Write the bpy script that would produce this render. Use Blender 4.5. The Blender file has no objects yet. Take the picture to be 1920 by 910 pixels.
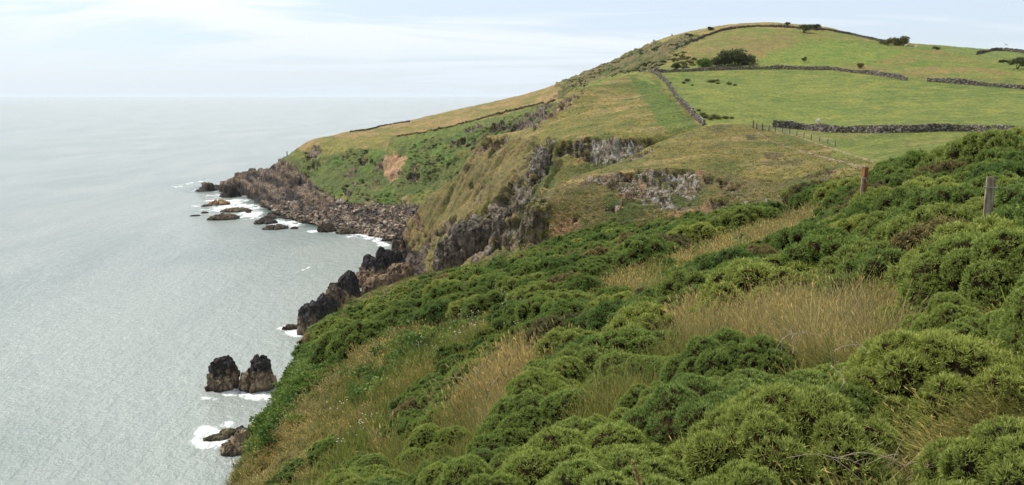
import bpy, math, random
import numpy as np
from mathutils import Vector, Matrix, Euler

# ------------------------------------------------------------------ camera, sky, sun, exposure
scene = bpy.context.scene
COL = scene.collection
EYE = 50.0                       # height of the eye above the sea
FPX, CX, CY = 1500.0, 960.0, 455.0
PITCH = math.atan(275.0 / FPX)
cam_data = bpy.data.cameras.new('camera')
cam_data.sensor_width = 36.0
cam_data.lens = 36.0 * FPX / 1920.0
cam_data.clip_start = 0.05
cam_data.clip_end = 200000.0
camera = bpy.data.objects.new('camera', cam_data)
camera.location = (0, 0, EYE)
camera.rotation_euler = (math.radians(90) - PITCH, 0, 0)
COL.objects.link(camera)
scene.camera = camera

SUN_EL, SUN_AZ = 52.0, -62.0     # azimuth from +Y, negative to the left (over the sea)
world = bpy.data.worlds.new('World')
scene.world = world
world.use_nodes = True
wn, wl = world.node_tree.nodes, world.node_tree.links
wn.clear()
w_out = wn.new('ShaderNodeOutputWorld')
w_bg = wn.new('ShaderNodeBackground')
w_bg.inputs['Strength'].default_value = 0.10
w_sky = wn.new('ShaderNodeTexSky')
w_sky.sky_type = 'NISHITA'
w_sky.sun_disc = False
w_sky.sun_elevation = math.radians(SUN_EL)
w_sky.sun_rotation = math.radians(SUN_AZ)
w_sky.altitude = 50
w_sky.air_density = 1.0
w_sky.dust_density = 0.6
w_sky.ozone_density = 1.0
w_tc = wn.new('ShaderNodeTexCoord')
w_sep = wn.new('ShaderNodeSeparateXYZ')
wl.new(w_tc.outputs['Generated'], w_sep.inputs[0])
# project the view direction on a cloud layer, so that streaks flatten towards the horizon
w_z = wn.new('ShaderNodeMath'); w_z.operation = 'ADD'; w_z.inputs[1].default_value = 0.10
wl.new(w_sep.outputs[2], w_z.inputs[0])
w_u = wn.new('ShaderNodeMath'); w_u.operation = 'DIVIDE'
w_v = wn.new('ShaderNodeMath'); w_v.operation = 'DIVIDE'
wl.new(w_sep.outputs[0], w_u.inputs[0]); wl.new(w_z.outputs[0], w_u.inputs[1])
wl.new(w_sep.outputs[1], w_v.inputs[0]); wl.new(w_z.outputs[0], w_v.inputs[1])
w_cmb = wn.new('ShaderNodeCombineXYZ')
wl.new(w_u.outputs[0], w_cmb.inputs[0]); wl.new(w_v.outputs[0], w_cmb.inputs[1])
w_map = wn.new('ShaderNodeMapping')
w_map.inputs['Scale'].default_value = (0.55, 1.25, 1.0)
w_map.inputs['Rotation'].default_value = (0, 0, math.radians(-14))
w_map.inputs['Location'].default_value = (2.3, 1.1, 0)
wl.new(w_cmb.outputs[0], w_map.inputs[0])
w_n1 = wn.new('ShaderNodeTexNoise')
w_n1.inputs['Scale'].default_value = 0.55; w_n1.inputs['Detail'].default_value = 7
w_n1.inputs['Roughness'].default_value = 0.55; w_n1.inputs['Distortion'].default_value = 0.7
wl.new(w_map.outputs[0], w_n1.inputs['Vector'])
w_r = wn.new('ShaderNodeMapRange')
w_r.interpolation_type = 'SMOOTHSTEP'
w_r.inputs['From Min'].default_value = 0.42; w_r.inputs['From Max'].default_value = 0.575
w_r.inputs['To Min'].default_value = 0.50; w_r.inputs['To Max'].default_value = 0.97
wl.new(w_n1.outputs[0], w_r.inputs['Value'])
w_mix = wn.new('ShaderNodeMixRGB')
w_el = wn.new('ShaderNodeMapRange'); w_el.inputs['From Min'].default_value = 0.0; w_el.inputs['From Max'].default_value = 0.11
w_el.inputs['To Min'].default_value = 0.0; w_el.inputs['To Max'].default_value = 1.0
wl.new(w_sep.outputs[2], w_el.inputs['Value'])
w_lo = wn.new('ShaderNodeMixRGB')                 # low on the horizon the cloud sheet is a bluer veil
w_lo.inputs[1].default_value = (6.2, 7.0, 7.9, 1); w_lo.inputs[2].default_value = (8.3, 8.6, 9.0, 1)
wl.new(w_el.outputs[0], w_lo.inputs[0]); wl.new(w_lo.outputs[0], w_mix.inputs[2])
w_f = wn.new('ShaderNodeMapRange'); w_f.inputs['From Min'].default_value = 0.0; w_f.inputs['From Max'].default_value = 0.12
w_f.inputs['To Min'].default_value = 0.88; w_f.inputs['To Max'].default_value = 0.0
wl.new(w_sep.outputs[2], w_f.inputs['Value'])
w_g = wn.new('ShaderNodeMath'); w_g.operation = 'MAXIMUM'
wl.new(w_r.outputs[0], w_g.inputs[0]); wl.new(w_f.outputs[0], w_g.inputs[1]); wl.new(w_g.outputs[0], w_mix.inputs[0])
w_tint = wn.new('ShaderNodeMixRGB'); w_tint.blend_type = 'MULTIPLY'; w_tint.inputs[0].default_value = 1.0
w_tint.inputs[2].default_value = (.84, .93, 1.13, 1)
wl.new(w_sky.outputs[0], w_tint.inputs[1])
wl.new(w_tint.outputs[0], w_mix.inputs[1])
w_mix.inputs[2].default_value = (8.3, 8.6, 9.0, 1)      # thin bright cloud
wl.new(w_mix.outputs[0], w_bg.inputs['Color'])
wl.new(w_bg.outputs[0], w_out.inputs['Surface'])

sun_data = bpy.data.lights.new('sun', 'SUN')
sun_data.energy = 3.7
sun_data.angle = math.radians(3)            # sun through thin cloud
sun_data.color = (1.0, 0.95, 0.86)
sun = bpy.data.objects.new('sun', sun_data)
_e, _a = math.radians(SUN_EL), math.radians(SUN_AZ)
sun_dir = Vector((math.cos(_e) * math.sin(_a), math.cos(_e) * math.cos(_a), math.sin(_e)))
sun.rotation_euler = sun_dir.to_track_quat('Z', 'Y').to_euler()
COL.objects.link(sun)

vs = scene.view_settings
vs.view_transform = 'Standard'
vs.look = 'None'
vs.exposure = 0.32
vs.gamma = 1.0
scene.cycles.max_bounces = 5
scene.cycles.diffuse_bounces = 2
scene.cycles.glossy_bounces = 2
scene.cycles.transmission_bounces = 3
scene.cycles.sample_clamp_indirect = 4.0

# ------------------------------------------------------------------ helpers
rng = np.random.default_rng(7)
random.seed(7)

def tag(o, label=None, cat=None, group=None, kind=None):
    if label: o['label'] = label
    if cat: o['category'] = cat
    if group: o['group'] = group
    if kind: o['kind'] = kind
    return o

def empty(name, loc, rz=0.0):
    o = bpy.data.objects.new(name, None)
    o.empty_display_size = 0.2
    o.location = loc
    o.rotation_euler = (0, 0, rz)
    COL.objects.link(o)
    return o

def np_mesh(name, verts, faces, smooth=False, attrs=None):
    """verts (N,3), faces (M,k) with k=3 or 4, attrs {name: (N,) or (N,3)} per point"""
    verts = np.asarray(verts, np.float32); faces = np.asarray(faces, np.int32)
    me = bpy.data.meshes.new(name)
    k = faces.shape[1]
    me.vertices.add(len(verts)); me.vertices.foreach_set('co', verts.ravel())
    me.loops.add(faces.size); me.loops.foreach_set('vertex_index', faces.ravel())
    me.polygons.add(len(faces))
    me.polygons.foreach_set('loop_start', np.arange(0, faces.size, k, dtype=np.int32))
    me.polygons.foreach_set('loop_total', np.full(len(faces), k, np.int32))
    me.polygons.foreach_set('use_smooth', np.full(len(faces), smooth, bool))
    me.update(calc_edges=True)
    if attrs:
        for an, av in attrs.items():
            av = np.asarray(av, np.float32)
            if av.ndim == 1:
                a = me.attributes.new(an, 'FLOAT', 'POINT'); a.data.foreach_set('value', av)
            else:
                a = me.attributes.new(an, 'FLOAT_COLOR', 'POINT')
                a.data.foreach_set('color', np.hstack([av, np.ones((len(av), 1), np.float32)]).astype(np.float32).ravel())
    return me

def link(name, me, mat, parent=None):
    o = bpy.data.objects.new(name, me)
    if mat: me.materials.append(mat)
    COL.objects.link(o)
    if parent: o.parent = parent
    return o

def _hash(ix, iy, iz, seed):
    h = (ix * 374761393 + iy * 668265263 + iz * 2147483647 + seed * 1274126177) & 0xffffffff
    h = ((h ^ (h >> 13)) * 1274126177) & 0xffffffff
    h = (h ^ (h >> 16)) & 0xffffffff
    return h.astype(np.float64) / 4294967295.0

def vnoise(p, seed=0):
    """value noise in -1..1, p (N,3)"""
    p = np.asarray(p, np.float64)
    i = np.floor(p).astype(np.int64); f = p - i
    f = f * f * f * (f * (f * 6 - 15) + 10)
    x, y, z = i[:, 0], i[:, 1], i[:, 2]
    r = 0
    for dx in (0, 1):
        wx = f[:, 0] if dx else 1 - f[:, 0]
        for dy in (0, 1):
            wy = f[:, 1] if dy else 1 - f[:, 1]
            for dz in (0, 1):
                wz = f[:, 2] if dz else 1 - f[:, 2]
                r = r + wx * wy * wz * _hash(x + dx, y + dy, z + dz, seed)
    return r * 2 - 1

def fbm(p, octaves=4, seed=0, gain=0.5, ridged=False):
    a, s, tot = 1.0, 0.0, 0.0
    p = np.asarray(p, np.float64)
    for o in range(octaves):
        n = vnoise(p * (2.03 ** o) + 17.3 * o, seed + o)
        if ridged: n = 1 - 2 * np.abs(n)
        s = s + a * n; tot += a; a *= gain
    return s / tot

def cells(p, seed=0):
    """faceted blocks: every cell of a jittered grid has its own height and tilt"""
    p = np.asarray(p, np.float64); b = np.floor(p).astype(np.int64)
    best = np.full(len(p), 1e9); val = np.zeros(len(p))
    for dx in (-1, 0, 1):
        for dy in (-1, 0, 1):
            for dz in (-1, 0, 1):
                x, y, z = b[:, 0] + dx, b[:, 1] + dy, b[:, 2] + dz
                c = np.stack([x + _hash(x, y, z, seed), y + _hash(x, y, z, seed + 1), z + _hash(x, y, z, seed + 2)], 1)
                d = p - c; dist = (d * d).sum(1); m = dist < best
                g = np.stack([_hash(x, y, z, seed + 3), _hash(x, y, z, seed + 4), _hash(x, y, z, seed + 5)], 1) - .5
                v = _hash(x, y, z, seed + 6) * 2 - 1 + 1.6 * (g * d).sum(1)
                val = np.where(m, v, val); best = np.where(m, dist, best)
    return val

def in_poly(px, py, poly):
    poly = np.asarray(poly, float)
    x0, y0 = poly[:, 0], poly[:, 1]; x1, y1 = np.roll(x0, -1), np.roll(y0, -1)
    inside = np.zeros(np.shape(px), bool)
    for a, b, c, d in zip(x0, y0, x1, y1):
        if b == d: continue
        cond = ((b > py) != (d > py)) & (px < (c - a) * (py - b) / (d - b) + a)
        inside ^= cond
    return inside

def sst(x, a, b):
    t = np.clip((x - a) / (b - a), 0, 1)
    return t * t * (3 - 2 * t)

# a point of the landscape seen in direction (px, py) of the 1920x910 survey picture
SP, CP = math.sin(PITCH), math.cos(PITCH)
def ray(px, py):
    a = (np.asarray(px, float) - CX) / FPX; b = (CY - np.asarray(py, float)) / FPX
    fy = CP + b * SP; up = -SP + b * CP
    h = np.hypot(a, fy)
    return np.arctan2(a, fy), up / h                 # azimuth, slope e = z / r
def pix(az, e):
    x, y, z = np.sin(az), np.cos(az), e
    fwd = y * CP - z * SP; up = y * SP + z * CP
    fwd = np.where(fwd < 1e-3, 1e-3, fwd)
    return CX + FPX * x / fwd, CY - FPX * up / fwd
# ------------------------------------------------------------------ terrain: survey lines
# every line: (px, py, r) = bearing, height angle, horizontal distance in metres
PTS = []                                             # (az, ln r, e)
def dens(line, step=28.0):
    out = []
    for (a, b) in zip(line[:-1], line[1:]):
        n = max(1, int(math.hypot(b[0] - a[0], b[1] - a[1]) / step))
        for k in range(n):
            t = k / n
            out.append((a[0] + (b[0] - a[0]) * t, a[1] + (b[1] - a[1]) * t, a[2] * (b[2] / a[2]) ** t))
    out.append(line[-1])
    return out
def L(line, step=28.0):
    d = dens(line, step)
    for px, py, r in d:
        az, e = ray(px, py)
        PTS.append((float(az), math.log(r), float(e)))
    return d
def Z(px, r, z, py=455):
    az, _ = ray(px, py)
    PTS.append((float(az), math.log(r), z / r))
def drop(line, steps, step=40.0):
    """ground hidden behind a crest: steps of (range factor, metres lower)"""
    for px, py, r in dens(line, step):
        az, e = ray(px, py)
        for k, dz in steps:
            z = max(e * r - dz, -57.0)
            PTS.append((float(az), math.log(r * k), z / (r * k)))
def WL(line, step=22.0, inner=True):
    """waterline"""
    l2 = []
    for px, py in line:
        az, e = ray(px, py)
        l2.append((px, py, -EYE / float(e)))
    d = dens(l2, step)
    for px, py, r in d:
        az, e = ray(px, py)
        PTS.append((float(az), math.log(r), float(e)))
        PTS.append((float(az), math.log(r * 0.975), -53.5 / (r * 0.975)))
        PTS.append((float(az), math.log(r * 0.90), -57 / (r * 0.90)))

# --- near hillside
for a in range(-180, 181, 12):
    for r, z in ((0.5, -1.66), (1.6, -1.72)):
        zz = z + 0.10 * r * math.sin(math.radians(a))
        PTS.append((math.radians(a), math.log(r), zz / r))
for a in list(range(-180, -61, 15)) + list(range(63, 181, 15)):
    s = math.sin(math.radians(a))
    for r in (6, 25, 90, 300, 800):
        z = -1.7 + (s * min(r, 90) * (0.10 if s > 0 else 0.45)) - (0.02 * r if s < 0 else 0)
        PTS.append((math.radians(a), math.log(r), max(z, -60.) / r))
crest = L([(330, 1100, 18), (380, 1000, 23), (430, 912, 29), (480, 824, 37), (520, 744, 45), (560, 662, 55), (612, 602, 65),
       (660, 568, 72), (720, 545, 78), (800, 522, 80), (900, 500, 80), (1000, 470, 80), (1100, 443, 75), (1250, 425, 66),
       (1350, 412, 58), (1450, 384, 48), (1540, 372, 42), (1590, 366, 36), (1660, 354, 32), (1700, 345, 31), (1760, 330, 31), (1830, 306, 32), (1920, 294, 33),
       (2050, 282, 34), (2300, 270, 34)])
for ln in ([(1000, 600, 22), (1200, 640, 13)],
           [(560, 800, 26), (600, 700, 34), (700, 620, 46), (800, 580, 43), (900, 560, 40), (1000, 520, 42), (1100, 474, 55)],
           [(500, 900, 25), (700, 900, 14), (900, 900, 7.6), (1100, 900, 5.0), (1300, 900, 4.0)],
           [(800, 700, 20), (900, 800, 11), (1100, 800, 7.5), (1300, 750, 7.3), (1500, 740, 6.3), (1700, 720, 5.6)],
           [(1790, 800, 4.3), (1740, 700, 6.2), (1700, 640, 8.2)],
           [(1500, 620, 10), (1700, 560, 10), (1920, 520, 9)],
           [(1200, 500, 31), (1300, 560, 17.5), (1400, 480, 24), (1500, 400, 36), (1600, 450, 19), (1750, 400, 18), (1920, 380, 17)],
           [(1853, 425, 12), (1920, 440, 11.5), (1750, 470, 12.5), (1600, 520, 13)],
           [(1300, 436, 50), (1400, 420, 42), (1560, 390, 33), (1700, 360, 26), (1850, 320, 26)],
           [(1900, 760, 4.2), (2000, 650, 5), (2300, 500, 8)]):
    L(ln, 40)
for px, py, r in crest[::2]:
    az, e = ray(px, py)
    for k, de in ((0.88, 0.006), (0.74, 0.018)):
        PTS.append((float(az), math.log(r * k), float(e) - de))
# behind its crest it plunges to the sea on the left, into a gully on the right
left = [c for c in crest if c[0] <= 700]
drop(left, [(1.10, 5), (1.32, 17), (1.62, 34), (1.85, 60)])
mid = [c for c in crest if 700 < c[0] <= 1000]
drop(mid, [(1.08, 5), (1.3, 16), (1.62, 26 )])
gul = [c for c in crest if 1000 < c[0] <= 1540]
drop(gul, [(1.05, 3), (1.25, 7.0)])

# --- small grassy promontory with the fence and the pale crag
L([(1002, 478, 114), (1040, 468, 112), (1100, 456, 110), (1250, 436, 108), (1400, 414, 104), (1500, 390, 96), (1580, 372, 84)])
L([(1016, 377, 122), (1040, 353, 125), (1100, 341, 127), (1160, 329, 130), (1250, 319, 130), (1350, 324, 128), (1450, 340, 122),
   (1530, 334, 112), (1600, 326, 100)], 22)
bc = L([(1009, 371, 127), (1040, 347, 134), (1100, 331, 142), (1145, 313, 150), (1200, 285, 160), (1250, 262, 166), (1290, 247, 170),
        (1330, 236, 173), (1370, 232, 175), (1420, 233, 172)], 22)
drop([(x, y, r) for x, y, r in bc if x < 1262], [(1.035, 4.0), (1.075, 7.5)], 30)
L([(984, 385, 119), (988, 420, 117), (978, 470, 116)], 20)
for (x, y, r) in ((958, 430, 119), (950, 480, 116), (968, 380, 124)):
    az, e = ray(x, y)
    PTS.append((float(az), math.log(r), (float(e) * r - 12) / r))
L([(1200, 305, 143), (1300, 285, 145), (1400, 280, 142), (1500, 300, 132), (1600, 312, 116)])
L([(1640, 306, 110), (1560, 285, 138), (1480, 258, 158), (1420, 236, 172)])
L([(1380, 255, 160), (1440, 300, 135)])
# --- fields
L([(1700, 275, 135), (1800, 268, 130), (1920, 262, 130), (2100, 262, 120)])
L([(1455, 238, 186), (1520, 244, 176), (1600, 250, 164), (1700, 249, 160), (1800, 247, 162), (1920, 249, 165), (2100, 250, 165), (2300, 250, 165)])
L([(1340, 232, 184), (1450, 231, 196), (1600, 232, 182), (1750, 228, 180), (1920, 230, 184), (2200, 230, 184)])
L([(1300, 200, 215), (1500, 190, 235), (1700, 192, 230), (1900, 200, 220), (2200, 200, 220)])
L([(1245, 150, 285), (1400, 145, 290), (1560, 146, 292), (1700, 160, 280), (1920, 178, 258), (2200, 190, 250)])
L([(1218, 134, 305), (1400, 131, 310), (1560, 133, 310), (1700, 150, 293), (1800, 158, 284), (1920, 167, 274), (2200, 182, 270)])
# --- hill
L([(1290, 100, 350), (1400, 100, 350), (1500, 100, 350), (1700, 122, 338), (1900, 132, 325), (2200, 140, 320)])
L([(1330, 75, 400), (1450, 70, 405), (1600, 84, 405), (1800, 107, 385), (1900, 112, 382), (2200, 120, 380)])
hc = L([(1045, 165, 480), (1060, 154, 478), (1080, 145, 474), (1100, 135, 470), (1125, 125, 465), (1150, 115, 460), (1175, 101, 457), (1200, 90, 455), (1225, 79, 454), (1250, 70, 455),
        (1300, 57, 460), (1340, 50, 466), (1370, 46, 470), (1440, 42, 480), (1500, 47, 480), (1550, 52, 474), (1580, 58, 468), (1620, 72, 460), (1660, 80, 456),
        (1700, 83, 455), (1760, 86, 452), (1800, 90, 450), (1860, 94, 445), (1920, 99, 440), (2050, 105, 430), (2300, 115, 420)], 20)
drop(hc, [(1.06, 4), (1.2, 22), (1.6, 70)], 50)
L([(1130, 140, 405), (1170, 122, 400), (1220, 105, 385)])
# --- middle promontory below the diagonal wall
L([(1222, 137, 300), (1258, 175, 245), (1290, 210, 205), (1320, 236, 180)])
L([(1200, 165, 262), (1150, 200, 236), (1100, 225, 226), (1040, 250, 212)])
L([(1280, 235, 188), (1200, 235, 200)])
L([(1219, 263, 181), (1168, 259, 185), (1116, 260, 190), (1075, 265, 192), (1029, 267, 194)], 18)
L([(1240, 290, 176), (1180, 305, 179), (1110, 320, 184), (1050, 330, 184), (1025, 350, 178)], 22)
L([(1120, 345, 172), (1050, 375, 168)])
L([(1029, 270, 193), (1008, 300, 189), (992, 335, 183), (972, 375, 178), (945, 425, 176), (905, 470, 172)], 22)
L([(1035, 300, 190), (1015, 345, 184), (985, 400, 182), (965, 450, 182)], 22)
cc = L([(1195, 137, 302), (1144, 149, 282), (1100, 164, 266), (1077, 168, 260), (1045, 192, 252), (1021, 216, 248), (1010, 236, 246),
        (990, 244, 243), (958, 249, 240), (919, 255, 238), (903, 263, 236), (879, 295, 235), (871, 315, 235), (840, 346, 235),
        (820, 366, 235), (800, 378, 237), (780, 406, 241), (762, 440, 247), (746, 462, 252)], 18)
drop([(x, y, r) for x, y, r in cc if x > 1050 and x < 1150], [(1.05, 3), (1.12, 8)], 30)
drop([(x, y, r) for x, y, r in cc if x <= 1050 and x > 800], [(1.03, 4), (1.08, 13)], 30)
drop([(x, y, r) for x, y, r in cc if x <= 800], [(1.03, 5), (1.07, 12)], 25)
L([(960, 290, 216), (905, 350, 219), (855, 400, 223), (805, 445, 227), (765, 485, 228)])
L([(1000, 300, 195), (935, 350, 200), (880, 410, 204), (840, 465, 205), (800, 500, 207)])
L([(940, 400, 190), (890, 450, 188), (850, 490, 190)])
WL([(742, 466), (728, 490), (705, 505), (690, 530), (672, 560)], 18)
L([(760, 520, 206), (820, 505, 196), (890, 492, 184), (950, 480, 172)])
# --- far headland
WL([(392, 350), (430, 358), (465, 372), (488, 390), (500, 404), (540, 416), (600, 426), (660, 434), (700, 442), (735, 458), (750, 466)], 14)
dc = L([(394, 345, 456), (440, 331, 450), (490, 320, 440), (520, 305, 430), (540, 293, 425), (560, 276, 420), (575, 267, 417), (590, 262, 415), (620, 255, 420),
        (650, 247, 430), (700, 240, 440), (760, 229, 455), (850, 207, 470), (930, 192, 485), (1000, 175, 500), (1045, 165, 500)], 20)
drop([c for c in dc if c[0] < 560], [(1.035, 3.5), (1.08, 60)], 14)
drop([c for c in dc if c[0] >= 560], [(1.04, 3), (1.1, 15), (1.3, 50)], 40)
L([(600, 270, 405), (650, 276, 390), (720, 282, 378), (780, 268, 376), (850, 251, 372), (900, 241, 366), (950, 226, 366), (990, 218, 366)])
L([(800, 245, 400), (900, 222, 400), (1000, 198, 410), (1040, 185, 415)])
L([(900, 262, 358), (950, 250, 354), (990, 243, 352)])
L([(860, 290, 350), (900, 290, 345)])
L([(430, 345, 425), (480, 340, 418), (540, 335, 402), (570, 345, 387), (610, 363, 358), (640, 378, 342), (700, 386, 334), (760, 388, 329), (795, 388, 326), (840, 388, 322)])
L([(470, 355, 400), (530, 372, 365), (600, 395, 335), (700, 412, 315), (765, 420, 300)])
L([(640, 320, 372), (680, 345, 356), (740, 335, 352), (800, 330, 348), (830, 340, 342)])
L([(590, 305, 392), (560, 318, 398)])
L([(690, 300, 372), (740, 295, 368), (800, 290, 362)])
# --- sea bed
for px in (-3000, -1500, -700, -300, 0, 200, 320):
    for r in (60, 90, 150, 250, 420, 600, 950):
        Z(px, r, -60)
for px in (420, 520, 620):
    for r in (110, 160, 220, 270) if px > 450 else (75, 110, 160, 220, 300, 380):
        az, e = ray(px, 500)
        PTS.append((float(az), math.log(r), -60.0 / r))
for px in range(300, 2600, 160):
    Z(px, 950, -60)
for px in range(300, 1100, 100):
    Z(px, 650, -60)
P = np.array(PTS)
# drop near duplicates
keep = []; seen = set()
for i, p in enumerate(P):
    k = (round(p[0] / 0.004), round(p[1] / 0.012))
    if k not in seen:
        seen.add(k); keep.append(i)
P = P[keep]
C2 = 0.006 ** 2
def kern(d2): return (d2 + C2) ** 0.22
D = kern((P[:, None, 0] - P[None, :, 0]) ** 2 + (P[:, None, 1] - P[None, :, 1]) ** 2)
n = len(P)
A = np.zeros((n + 3, n + 3)); A[:n, :n] = D - np.eye(n) * 1e-4
A[:n, n] = A[n, :n] = 1; A[:n, n + 1] = A[n + 1, :n] = P[:, 0]; A[:n, n + 2] = A[n + 2, :n] = P[:, 1]
sol = np.linalg.solve(A, np.concatenate([P[:, 2], [0, 0, 0]]))
def rbf(az, lr):
    out = np.empty(len(az))
    for i in range(0, len(az), 4000):
        a, l = az[i:i + 4000], lr[i:i + 4000]
        K = kern((a[:, None] - P[None, :, 0]) ** 2 + (l[:, None] - P[None, :, 1]) ** 2)
        out[i:i + 4000] = K @ sol[:n] + sol[n] + sol[n + 1] * a + sol[n + 2] * l
    return out

# polar grid: columns of azimuth, rows of range
AZ = np.radians(np.concatenate([np.arange(-180, -46, 4.0), np.linspace(-42, 42, 1101), np.arange(46, 181, 4.0)]))
LR = np.concatenate([np.linspace(math.log(0.5), math.log(14), 90)[:-1], np.linspace(math.log(14), math.log(82), 240)[:-1],
                     np.linspace(math.log(82), math.log(500), 640)[:-1], np.linspace(math.log(500), math.log(950), 40)])
# coarse solve, bilinear refine
caz = np.radians(np.concatenate([np.arange(-180, -46, 4.0), np.linspace(-42, 42, 561), np.arange(46, 181, 4.0)]))
clr = np.concatenate([np.linspace(math.log(0.5), math.log(14), 40)[:-1], np.linspace(math.log(14), math.log(82), 100)[:-1],
                      np.linspace(math.log(82), math.log(500), 260)[:-1], np.linspace(math.log(500), math.log(950), 16)])
G0, G1 = np.meshgrid(clr, caz, indexing='ij')
CE = rbf(G1.ravel(), G0.ravel()).reshape(G0.shape)
def interp_grid(Z_, lr, az):
    i = np.clip(np.searchsorted(clr, lr) - 1, 0, len(clr) - 2); t = (lr - clr[i]) / (clr[i + 1] - clr[i])
    j = np.clip(np.searchsorted(caz, az) - 1, 0, len(caz) - 2); s = (az - caz[j]) / (caz[j + 1] - caz[j])
    t = np.clip(t, 0, 1); s = np.clip(s, 0, 1)
    return (Z_[i, j] * (1 - t) * (1 - s) + Z_[i + 1, j] * t * (1 - s) + Z_[i, j + 1] * (1 - t) * s + Z_[i + 1, j + 1] * t * s)
LRg, AZg = np.meshgrid(LR, AZ, indexing='ij')
E = interp_grid(CE, LRg.ravel(), AZg.ravel()).reshape(LRg.shape)
R = np.exp(LRg)
X, Y, ZR = R * np.sin(AZg), R * np.cos(AZg), E * R
NR, NA = R.shape
# ------------------------------------------------------------------ terrain: what grows where
PXg, PYg = pix(AZg.ravel(), E.ravel())
Rf, Xf, Yf, Zf = R.ravel(), X.ravel(), Y.ravel(), ZR.ravel()
W3 = np.stack([Xf, Yf, Zf], 1)
n_big = fbm(W3 / 22.0, 3, 1); n_mid = fbm(W3 / 6.0, 4, 5); n_fine = fbm(W3 / 1.6, 3, 9); n_m2 = fbm(W3 / 9.0 + 40, 3, 23)
wob = 10 * n_mid + 5 * n_fine
front = (np.abs(AZg.ravel()) < math.radians(44))
def area(poly, r0, r1, w=1.0):
    m = (Rf > r0) & (Rf < r1) & front
    out = np.zeros(len(Rf), bool)
    idx = np.nonzero(m)[0]
    out[idx] = in_poly(PXg[idx] + wob[idx] * w, PYg[idx] + 0.8 * w * (7 * n_m2[idx] + 6 * n_fine[idx]), poly)
    return out
def c3(r, g, b): return np.array([r, g, b])
GRASS, FIELD, STRAW, BROWN = c3(.125, .145, .034), c3(.155, .190, .042), c3(.33, .27, .115), c3(.20, .150, .065)
BRACKEN, SCRUB, ROCK, ROCKD, SCAR = c3(.090, .112, .034), c3(.050, .065, .022), c3(.160, .128, .097), c3(.048, .042, .042), c3(.40, .235, .14)
base = np.tile(GRASS, (len(Rf), 1))
rock = np.zeros(len(Rf)); lich = np.zeros(len(Rf)); bump = np.zeros(len(Rf)); strata = np.zeros(len(Rf))
def put(mask, col, amt=1.0):
    a = (np.asarray(amt) * mask)[:, None] if np.ndim(amt) else (mask * amt)[:, None]
    base[:] = base * (1 - a) + col * a
allm = np.ones(len(Rf))
# slope
dzr = np.gradient(ZR, axis=0) / np.gradient(R, axis=0)
dza = np.gradient(ZR, axis=1) / (R * np.gradient(AZg, axis=1))
slope = np.hypot(dzr, dza).ravel()
near = Rf < 88
# near hillside soil and moss under the plants
put(near, c3(.085, .085, .028)); put(near, c3(.15, .12, .045), sst(n_mid, 0, .35))
# ---- B: promontory with fence
mB = (Rf > 88) & (Rf < 178) & (PXg > 940)
put(mB, c3(.175, .155, .045)); put(mB, c3(.12, .135, .035), sst(n_m2, -.1, .3)); put(mB, c3(.27, .21, .085), sst(fbm(W3 * [1/14, 1/5, 1/5], 3, 31), .05, .4) * .9)
put(mB, c3(.10, .085, .04), sst(n_mid, .28, .5) * .8)
# fields
f1 = area([(1425, 240), (1470, 252), (1560, 276), (1640, 306), (1720, 330), (2600, 330), (2600, 236), (1500, 236)], 100, 200, .5)
f1 |= (Rf > 88) & (Rf < 178) & (PXg > 1560) & (PYg < 296)
put(f1, FIELD * .98); put(f1, c3(.20, .20, .06), sst(n_m2, .0, .4) * .7)
f2 = (Rf > 176) & (Rf < 312) & area([(1222, 136), (1400, 130), (1560, 132), (1700, 150), (1800, 157), (2700, 180), (2700, 252), (1440, 238), (1322, 236), (1290, 208), (1255, 175)], 174, 316, .15)
put(f2, FIELD); put(f2, c3(.125, .168, .038), sst(n_big, -.05, .3) * .9); put(f2, c3(.21, .22, .05), sst(-n_m2, .05, .4) * .6)
# ---- C: middle promontory
mC = (Rf > 155) & (Rf < 320) & (PXg < 1345) & ~f2 & ~((Rf < 180) & (PXg > 1262)) & ~((Rf > 268) & (PXg < 1060))
put(mC, c3(.175, .165, .045)); put(mC, c3(.115, .140, .035), sst(n_m2, .0, .3) * .9)
put(mC, c3(.27, .215, .085), sst(fbm(W3 * [1/16, 1/6, 1/6], 3, 37), .08, .4) * .9)
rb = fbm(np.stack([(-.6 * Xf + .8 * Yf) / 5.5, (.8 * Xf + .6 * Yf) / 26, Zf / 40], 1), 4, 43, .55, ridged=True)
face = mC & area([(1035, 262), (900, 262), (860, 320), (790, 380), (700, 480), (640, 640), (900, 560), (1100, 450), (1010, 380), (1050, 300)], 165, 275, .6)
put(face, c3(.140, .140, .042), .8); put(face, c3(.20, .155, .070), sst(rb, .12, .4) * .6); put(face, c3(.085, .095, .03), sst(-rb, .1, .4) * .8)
put(mC & area([(1180, 150), (1215, 140), (1265, 195), (1310, 240), (1250, 250), (1215, 200)], 170, 310), c3(.095, .15, .03), .8)
put(mC & area([(1195, 138), (1220, 138), (1225, 160), (1200, 155)], 170, 310), c3(.22, .24, .06), .7)
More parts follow.
